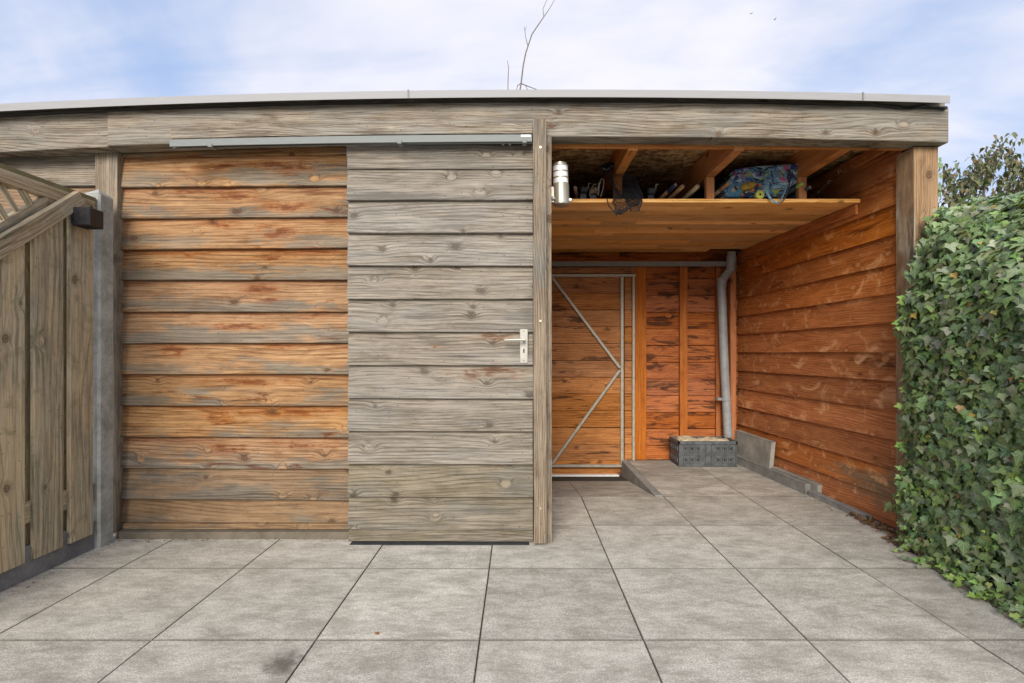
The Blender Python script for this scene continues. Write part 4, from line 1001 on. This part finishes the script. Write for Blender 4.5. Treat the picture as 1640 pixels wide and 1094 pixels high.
a_ = S(1257, 307, 3.04); a_.z = zsh + .022
MB().tube([a_, a_ + Vector((-.07, .9, 0))], .013, 14).build('pole_tube', 'frame', cn, smooth=True); MB().tube([a_ + Vector((0, -.001, 0)), a_ + Vector((0, .001, 0))], .009, 12).build('pole_bore', 'hole', cn)
# rod leaning along the right wall, guide rings towards the camera
rt = thing('fishing_rod', tuple(S(1345, 275, 2.98)), 'slim rod tip with silver guide ring poking out beside the right wall', 'fishing rod')
p0, p1 = S(1347, 276, 2.98), S(1292, 311, 3.30)
p1.z = zsh + .02
MB().tube([p0, p1, p1 + Vector(((p1 - p0).x * 1.2, .9, 0))], [.0025, .005, .007], 8).build('rod_blank', 'carbon', rt)
for f in (.04, .32, .62):
    c = p0.lerp(p1, f); s_ = .012
    MB().tube([c + Vector((s_ * math.cos(t_) * .8, 0, s_ * math.sin(t_) + s_ + .003)) for t_ in [2 * math.pi * i / 12 for i in range(13)]], .0018, 5, False).build('guide_ring', 'handle', rt)

# ------------------------------------------------------------------ leaves
IVY = [(0, -.10), (.16, -.22), (.36, -.24), (.42, -.10), (.50, .10), (.70, .20), (.46, .34), (.30, .42), (.24, .62), (0, 1.05), (-.24, .62), (-.30, .42), (-.46, .34), (-.70, .20), (-.50, .10), (-.42, -.10), (-.36, -.24), (-.16, -.22)]
OVAL = [(0, -.05), (.17, .12), (.26, .38), (.2, .68), (0, 1.05), (-.2, .68), (-.26, .38), (-.17, .12)]
def leaf_geo(outl, fold, curl, rs):
    vs = [Vector((0, .12, .04))]
    for (x, y) in outl:
        x *= rs.uniform(.9, 1.1); y *= rs.uniform(.94, 1.06)
        vs.append(Vector((x, y, fold * abs(x) - curl * (y - .1) ** 2 + rs.uniform(-.025, .025))))
    vs.append(Vector((0, .55, .02 - curl * .2)))
    n_ = len(outl); fs = []
    t_ = n_ // 2
    for k in range(n_):
        a_, b_ = 1 + k, 1 + (k + 1) % n_
        hi = (k >= t_ - 3 and k < t_ + 3)
        fs.append((n_ + 1 if hi else 0, a_, b_))
    fs.append((0, 1 + (t_ - 3), n_ + 1)); fs.append((0, n_ + 1, 1 + (t_ + 3) % n_))
    uv = [(v.x, v.y) for v in vs]
    return vs, fs, uv
def fill_leaf_mesh(name, items, mat):
    """items: list of (matrix, geo, tint)"""
    V = []; Fc = []; UVs = []; T = []
    for (mt, (vs, fs, uv), tint) in items:
        n_ = len(V)
        for v, q_ in zip(vs, uv): V.append(tuple(mt @ v)); UVs.append(q_); T.append((*tint, 1))
        Fc += [tuple(i + n_ for i in f) for f in fs]
    me = bpy.data.meshes.new(name); me.from_pydata(V, [], Fc); me.update(); me.materials.append(M[mat])
    ul = me.uv_layers.new(name='leaf'); buf = [0.0] * (2 * len(me.loops))
    for i, lp in enumerate(me.loops): buf[2 * i], buf[2 * i + 1] = UVs[lp.vertex_index]
    ul.data.foreach_set('uv', buf)
    ca = me.color_attributes.new(name='tint', type='FLOAT_COLOR', domain='POINT'); ca.data.foreach_set('color', [c for t_ in T for c in t_])
    for p in me.polygons: p.use_smooth = True
    return me
rs = random.Random(11)
dark_t = [(.155, .235, .085), (.20, .295, .11), (.085, .14, .055), (.235, .29, .145), (.15, .24, .075), (.27, .31, .18), (.12, .19, .075), (.185, .285, .08)]
young_t = [(.27, .42, .08), (.20, .34, .07), (.33, .45, .11), (.24, .38, .07)]
old_t = [(.55, .42, .04), (.50, .33, .06), (.36, .20, .07)]
geos = [leaf_geo(IVY, rs.uniform(-.05, .28), rs.uniform(.0, .35), rs) for _ in range(10)]
var = []     # (geo, tint)
for i in range(16): var.append((geos[i % 10], dark_t[i % 8]))
for i in range(5): var.append((geos[(i * 3) % 10], young_t[i % 4]))
for i in range(3): var.append((geos[(i * 4 + 1) % 10], old_t[i]))
varmesh = [fill_leaf_mesh('leaf', [(Matrix(), g_, t_)], 'ivy') for g_, t_ in var]

hedge = thing('ivy_hedge', (2.35, 2.2, 0), 'dense dark green ivy hedge covering the fence at the right of the paving', 'ivy')
def ztop(y): return max(1.55, min(1.88, 1.69 + (y - 2.25) * .34)) + .06 * mnoise.noise((y * 5, 0, 3))
def hface(y, z):
    """X of the hedge's leafy face"""
    zt = ztop(y); x = 2.05 + .145 * (y - 1.97)
    if y > 2.62: x += (y - 2.62) ** 2 * .9
    s_ = max(0, (z - (zt - .55)) / .55); x += .26 * s_ ** 2.2
    x += .085 * mnoise.noise((y * 3.4, z * 3.4, 0)) + .035 * mnoise.noise((y * 9, z * 9, 5))
    if z < .25: x -= .07 * (1 - z / .25) * (1 if y < 2.7 else .3)
    return x
# inner body: dark twiggy mass a hand's breadth behind the leaves
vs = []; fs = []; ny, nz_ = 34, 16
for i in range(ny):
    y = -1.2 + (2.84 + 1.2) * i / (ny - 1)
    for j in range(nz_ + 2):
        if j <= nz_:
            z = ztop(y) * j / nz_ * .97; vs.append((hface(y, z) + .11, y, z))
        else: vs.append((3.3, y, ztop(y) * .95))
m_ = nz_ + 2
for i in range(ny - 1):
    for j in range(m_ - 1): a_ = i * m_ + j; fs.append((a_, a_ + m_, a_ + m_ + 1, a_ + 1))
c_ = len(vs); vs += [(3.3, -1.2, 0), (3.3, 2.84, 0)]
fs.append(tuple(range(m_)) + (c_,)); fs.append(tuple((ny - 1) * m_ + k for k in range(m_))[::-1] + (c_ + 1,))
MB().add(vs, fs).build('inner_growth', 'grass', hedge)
items = []
def leaf_matrix(p, nrm, tip, size):
    nrm = nrm.normalized(); tip = (tip - nrm * tip.dot(nrm)).normalized(); xx = tip.cross(nrm)
    return Matrix.Translation(p) @ Matrix((xx, tip, nrm)).transposed().to_4x4() @ Matrix.Scale(size, 4)
def pick(young):
    r = rs.random()
    if r < .018: return 21 + rs.randrange(3)
    if r < .018 + young: return 16 + rs.randrange(5)
    return rs.randrange(16)
def add_leaf(p, nrm, tip, size, vi): items.append((leaf_matrix(p, nrm, tip, size), vi, p))
def in_view(p):
    return p.y > .3 and (p.x / p.y) < 1.06
for k in range(10500):
    r_ = rs.random()
    y = rs.uniform(1.75, 2.83) if r_ < .82 else rs.uniform(-.8, 1.75)
    zt = ztop(y); z = rs.random() ** .92 * zt
    x = hface(y, z); dy_ = hface(y + .02, z) - hface(y - .02, z); dz_ = hface(y, min(z + .02, zt)) - hface(y, z - .02)
    nrm = Vector((-1, dy_ / .04 * .6, dz_ / .04 * .6)) if True else None
    nrm.normalize(); depth = rs.random()
    p = Vector((x, y, z)) + nrm * (.035 - .085 * depth)
    nrm = (nrm + Vector((0, -.18, .30)) + Vector((rs.uniform(-1, 1), rs.uniform(-1, 1), rs.uniform(-1, 1))) * .52)
    tip = Vector((rs.uniform(-.3, .3), rs.uniform(-.75, .75), -1.0))
    yg = .07 + (.16 if z < .35 else 0) + (.10 if mnoise.noise((y * 4, z * 4, 20)) > .25 else 0)
    vi = pick(yg); size = rs.uniform(.020, .054) * (1.0 if vi < 16 else .6)
    if z < .15: size *= .75
    add_leaf(p, nrm, tip, size, vi)
# top of the hedge
for k in range(1500):
    y = rs.uniform(1.6, 2.83); zt = ztop(y); x = hface(y, zt) + rs.random() * .8
    if rs.random() < .5 and x > 2.9: continue
    p = Vector((x, y, zt + .05 * mnoise.noise((x * 5, y * 5, 2)) + rs.uniform(-.03, .05)))
    nrm = Vector((rs.uniform(-.9, .2), rs.uniform(-.7, .3), 1)); tip = Vector((-1, -.4, -.5)) + Vector((rs.uniform(-1, 1), rs.uniform(-1, 1), 0)) * .8
    add_leaf(p, nrm, tip, rs.uniform(.032, .058), pick(.08))
# leaves wrapping the end in front of the post
for k in range(1700):
    z = rs.random() * 1.84; zt = 1.86
    edge = 2.168 + .025 * mnoise.noise((z * 4, 1, 0)) + .035 * mnoise.noise((z * 13, 4, 0)) + (max(0, (z - 1.45)) / .40) ** 1.6 * .14
    x = edge + rs.random() ** 1.3 * .30; y = 2.80 - (x - 2.14) * .35 - rs.random() * .06
    y = min(y, 2.785)
    nrm = Vector((-.55, -1, .35)) + Vector((rs.uniform(-1, 1), rs.uniform(-1, 1), rs.uniform(-1, 1))) * .5
    tip = Vector((rs.uniform(-.9, .5), 0, -1)); yg = .12 if x > edge + .05 else .25
    vi = pick(yg); add_leaf(Vector((x, y - .02, z)), nrm, tip, rs.uniform(.026, .052) * (1 if vi < 16 else .58), vi)
# runners creeping on the paving along the hedge foot and reaching onto the post
stems = MB()
for k in range(34):
    y = rs.uniform(1.80, 2.72); x = hface(y, .05); p = Vector((x, y, .05)); d_ = Vector((-1, rs.uniform(-1.2, .6), 0)).normalized(); pts = [p.copy()]
    for s_ in range(rs.randint(2, 5)):
        d_ = (d_ + Vector((rs.uniform(-.5, .5), rs.uniform(-.5, .5), 0))).normalized(); p = p + d_ * rs.uniform(.018, .034); p.z = max(.008, p.z - .012); pts.append(p.copy())
        add_leaf(p + Vector((0, 0, .012)), Vector((rs.uniform(-.6, .2), rs.uniform(-.6, .2), 1)), d_ + Vector((rs.uniform(-.8, .8), rs.uniform(-.8, .8), 0)), rs.uniform(.018, .034), pick(.45))
    stems.tube(pts, .0016, 5)
for k in range(15):
    z = rs.uniform(.1, 1.35); p = Vector((2.16, 2.755, z)); d_ = Vector((-1, -.1, rs.uniform(-.2, .7))).normalized(); pts = [p.copy()]
    for s_ in range(rs.randint(2, 3)):
        d_ = (d_ + Vector((rs.uniform(-.3, .3), 0, rs.uniform(-.4, .4)))).normalized(); p = p + d_ * rs.uniform(.014, .024); pts.append(p.copy())
        add_leaf(p, Vector((-.3, -1, .3)) + Vector((rs.uniform(-.5, .5), 0, rs.uniform(-.5, .5))), Vector((-1, 0, rs.uniform(-1, .6))), rs.uniform(.018, .030), 16 + rs.randrange(5))
    stems.tube(pts, .0015, 5)
for k in range(9):   # tendrils climbing the right post near the beam
    z = rs.uniform(1.92, 2.16); add_leaf(Vector((2.382, 2.81, z)), Vector((.3, -1, .1)), Vector((.7, 0, -.7 + rs.random())), rs.uniform(.02, .038), rs.randrange(20))
for k in range(60):  # bare vine stems weaving through the face
    y = rs.uniform(1.8, 2.75); z = rs.uniform(.05, 1.5); pts = []; d_ = Vector((0, rs.uniform(-1, 1), 1)).normalized()
    for s_ in range(7):
        pts.append(Vector((hface(y, z) - .012 + .03 * rs.random(), y, z))); y += d_.y * .035; z += d_.z * .035; d_.y += rs.uniform(-.4, .4)
        if z > 1.7 or y > 2.78: break
    if len(pts) > 2: stems.tube(pts, .0018, 5)
stems.build('stem', 'stem', hedge)['kind'] = 'stuff'
def score(it):
    mt, vi, p = it
    if not in_view(p) or p.y < 1.6: return -1
    out = (hface(p.y, min(p.z, 1.8)) - p.x) if p.z < 1.8 else 0
    return mt.to_scale().x / p.y * 3 + max(-.1, min(out, .05)) * 1.2
items.sort(key=score, reverse=True)
for mt, vi, p in items[:299]: link(bpy.data.objects.new('leaf', varmesh[vi]), hedge, mt)
hm_ = fill_leaf_mesh('foliage', [(mt, var[vi][0], tuple(c * rs.uniform(.85, 1.15) for c in var[vi][1])) for mt, vi, p in items[299:]], 'ivy')
fo = link(bpy.data.objects.new('foliage', hm_), hedge); fo['kind'] = 'stuff'

# ------------------------------------------------------------------ tree behind the hedge
def grow(mb, p, d_, L_, r_, lvl, leaves, rs, up=.15, spread=.7):
    pts = [p.copy()]; rad = [r_]; n_ = 5; q_ = p.copy()
    for i in range(n_):
        d_ = (d_ + Vector((rs.uniform(-1, 1), rs.uniform(-1, 1), rs.uniform(-.6, 1) * .8)) * .16 + Vector((0, 0, up * .1))).normalized(); q_ = q_ + d_ * L_ / n_; pts.append(q_.copy()); rad.append(r_ * (1 - .6 * (i + 1) / n_))
        if lvl > 0 and i >= 1:
            for b_ in range(1):
                dd = (d_ + Vector((rs.uniform(-1, 1), rs.uniform(-1, 1), rs.uniform(-.3, .7))) * spread).normalized(); grow(mb, q_.copy(), dd, L_ * rs.uniform(.45, .7), r_ * .5, lvl - 1, leaves, rs, up, spread)
        if lvl <= 1:
            for b_ in range(3 if lvl == 0 else 1): leaves.append((q_ + Vector((rs.uniform(-1, 1), rs.uniform(-1, 1), rs.uniform(-1, .4))) * .035, d_.copy()))
    mb.tube(pts, rad, 6 if lvl < 2 else 8)
oval = [leaf_geo(OVAL, rs.uniform(.1, .5), rs.uniform(.2, .8), rs) for _ in range(5)]
def tree(base, top_pts, label, seed, tints, size, name='garden_tree'):
    r2 = random.Random(seed); root = thing(name, base, label, 'tree', 'garden trees behind the hedge'); tk = MB(); br = MB(); lv = []
    b0 = Vector(base); fork = b0 + Vector((0, 0, 1.35)); tk.tube([b0 + Vector((0, 0, -.3)), b0 + Vector((.02, 0, .7)), fork], [.06, .05, .04], 10)
    for tp in top_pts:
        tp = Vector(tp); midp = fork.lerp(tp, .5) + Vector((r2.uniform(-.1, .1), 0, .05)); br.tube([fork, midp, tp], [.03, .018, .009], 7)
        for f in (.55, .75, .95):
            q_ = fork.lerp(tp, f); dd = ((tp - fork).normalized() + Vector((r2.uniform(-1, 1), r2.uniform(-1, 1), r2.uniform(-.2, .6))) * .7).normalized(); grow(br, q_, dd, .42, .007, 1, lv, r2)
        grow(br, tp, (tp - fork).normalized(), .38, .008, 1, lv, r2)
    tk.build('trunk', 'bark', root, smooth=True); br.build('branch', 'bark', root)
    its = []
    for (p, d_) in lv:
        nrm = Vector((r2.uniform(-1, 1), r2.uniform(-1, .2), r2.uniform(0, 1.2))); tip = Vector((r2.uniform(-.8, .8), r2.uniform(-.5, .5), -1))
        its.append((leaf_matrix(p, nrm, tip, r2.uniform(.6, 1.1) * size), oval[r2.randrange(5)], r2.choice(tints)))
    me = fill_leaf_mesh('crown', its, 'treeleaf'); o = link(bpy.data.objects.new('crown', me), root); o['kind'] = 'stuff'
tt = [(.11, .13, .05), (.085, .105, .04), (.15, .14, .065), (.19, .13, .06), (.13, .16, .07)]
YT = 5.3
tree((4.55, YT, 0), [P(1535, 345, YT - .1), P(1562, 318, YT), P(1578, 300, YT + .1), P(1600, 335, YT), P(1520, 340, YT)], 'tree with small olive green leaves directly right of the shed post', 3, tt, .065)
tree((5.25, YT + .2, 0), [P(1622, 300, YT + .2), P(1650, 305, YT + .2), P(1670, 270, YT + .3), P(1640, 335, YT)], 'tree with olive green leaves at the right picture edge above the hedge', 5, tt, .065)

gr = MB(); rj = random.Random(5)
for k in range(420):
    if rj.random() < .5: gx = TX0 + TS * rj.randint(-4, 3) + rj.gauss(0, .0025); gy = rj.uniform(1.5, 3.5)
    else: gx = rj.uniform(-2.2, 2.0); gy = TY0 + TS * rj.randint(0, 2) + rj.gauss(0, .0025)
    if mnoise.noise((gx * 2.3, gy * 2.3, 4)) < -.02: continue
    a_ = rj.uniform(.0015, .0042); zt_ = rj.uniform(.001, .003)
    gr.add([(gx - a_, gy, -.004), (gx, gy - a_, -.004), (gx + a_, gy, -.004), (gx, gy + a_, -.004), (gx, gy, zt_)], [(0, 1, 4), (1, 2, 4), (2, 3, 4), (3, 0, 4)])
tag(gr.build('joint_grit', 'stem'), 'brown grit and moss crumbs lodged in the paving joints', 'grit', kind='stuff')

# bare saplings whose twigs show over the roof
sp1 = thing('bare_sapling', (.0, 5.6, 0), 'leafless sapling with forked twigs rising above the roof', 'sapling')
Yt = 5.6; T_ = lambda px, py: P(px, py, Yt)
tb_ = MB()
tb_.tube([T_(828, 560), T_(831, 400), T_(829, 250), T_(832, 150), T_(834.5, 134), T_(838, 105), T_(842, 85), T_(846, 73), T_(852, 55), T_(862, 40), T_(871, 27)], [.03, .026, .018, .0085, .008, .0075, .0072, .0068, .0062, .0055, .0048], 7)
br = MB()
br.tube([T_(871, 27), T_(880, 14), T_(888, 0), T_(893, -14)], [.0045, .0035, .0028, .002], 6)
br.tube([T_(871, 27), T_(869.5, 15), T_(873, 6), T_(877, -2), T_(879, -12)], [.0042, .0034, .003, .0026, .002], 6)
br.tube([T_(845.5, 74), T_(842, 60), T_(840, 45), T_(839.5, 43)], [.005, .0038, .003, .002], 6); br.tube([T_(840.5, 50), T_(843.5, 42)], [.003, .0015], 5)
br.tube([T_(834.5, 133.5), T_(829, 137), T_(827, 145), T_(826, 160)], [.005, .0045, .004, .004], 6)
br.tube([T_(835, 134), T_(845, 138), T_(853, 141), T_(862, 144.5), T_(866, 150)], [.0055, .005, .004, .0036, .002], 6)
br.tube([T_(841, 136), T_(844.5, 143), T_(840, 151)], [.004, .0034, .003], 6); br.tube([T_(844.5, 143), T_(850, 147), T_(856, 150)], [.0034, .003, .002], 6)
tb_.build('trunk', 'twig', sp1, smooth=True); br.build('branch', 'twig', sp1, smooth=True)
sp2 = thing('bare_sapling', (-.12, 5.65, 0), 'single straight bare twig left of the forked sapling', 'sapling')
MB().tube([T_(812, 560), T_(814, 300), T_(813.3, 150), T_(813.8, 125), T_(814.5, 108), T_(812.5, 97)], [.015, .010, .0055, .005, .0045, .0025], 6).build('trunk', 'twig', sp2, smooth=True)

# two gulls far up in the sky
def gull(px, py, sc, roll, label):
    Y = 70; c = P(px, py, Y); b_ = MB()
    r = thing('gull', c, label, 'bird', 'gulls in the sky')
    ax_ = Vector((math.cos(roll), .25, math.sin(roll))); s_ = sc
    MB().tube([c - Vector((0, .5, 0)) * s_, c - Vector((0, .25, 0)) * s_, c, c + Vector((0, .3, .02)) * s_], [.03 * s_, .10 * s_, .11 * s_, .02 * s_], 8).build('body', 'bird', r, smooth=True)
    for sg in (-1, 1):
        p_ = [c, c + ax_ * sg * .35 * s_ + Vector((0, 0, .16)) * s_, c + ax_ * sg * .8 * s_ + Vector((0, .1, .05)) * s_]
        vs = []; 
        for q_, w_ in zip(p_, (.14, .11, .01)): vs += [q_ + Vector((0, -w_, .01)) * s_, q_ + Vector((0, w_, .01)) * s_, q_ + Vector((0, w_, -.015)) * s_, q_ + Vector((0, -w_, -.015)) * s_]
        fs = [(a_ * 4 + k, a_ * 4 + (k + 1) % 4, a_ * 4 + 4 + (k + 1) % 4, a_ * 4 + 4 + k) for a_ in range(2) for k in range(4)] + [(0, 1, 2, 3), (8, 9, 10, 11)]
        MB().add(vs, fs).build('wing', 'bird', r)
gull(1203, 22, .55, .35, 'smaller pale gull gliding high in the sky, left of its companion')
gull(1241, 31, .80, .75, 'larger pale gull banking high in the sky, right of its companion')

# ------------------------------------------------------------------ fallen leaves and litter
def scatter(name, pts, size, label, cat):
    its = []
    for p in pts:
        nrm = Vector((rs.uniform(-.7, .7), rs.uniform(-.7, .7), 1)); its.append((leaf_matrix(Vector(p), nrm, Vector((rs.uniform(-1, 1), rs.uniform(-1, 1), 0)), size * rs.uniform(.6, 1.4)), oval[rs.randrange(5)], rs.choice([(.22, .11, .05), (.15, .07, .035), (.30, .17, .07), (.12, .07, .04)])))
    o = link(bpy.data.objects.new(name, fill_leaf_mesh(name, its, 'treeleaf'))); tag(o, label, cat, kind='stuff'); return o
pts = []
for k in range(230):
    y = 2.55 + rs.random() ** .8 * .66; pts.append((2.19 - rs.random() ** 1.6 * .075 + (.0 if y > 2.8 else -.08) - (.0), y, .004 + rs.random() * .022))
scatter('leaf_litter', pts, .026, 'brown dry leaves heaped at the wall foot beside the ivy', 'leaf litter')
pts = [(rs.uniform(-2.24, -.7), 2.79 - rs.random() ** 2 * .03, .003) for _ in range(45)] + [(rs.uniform(-2.24, -2.19), rs.uniform(2.0, 2.79), .003) for _ in range(40)] + [(2.09 + rs.uniform(-.015, .015), rs.uniform(3.2, 3.72), .004) for _ in range(22)]
scatter('wall_foot_crumbs', pts, .011, 'tiny dry crumbs lying along the sill and fence foot', 'leaf litter')
q_ = P(600, 1016, 1.86); 
me = fill_leaf_mesh('fallen_leaf', [(leaf_matrix(Vector((q_.x, q_.y, .004)), Vector((.2, -.2, 1)), Vector((1, .2, 0)), .030), oval[1], (.32, .14, .05))], 'treeleaf')
tag(link(bpy.data.objects.new('fallen_leaf', me)), 'single small brown leaf on the paving slab in front of the door', 'leaf')
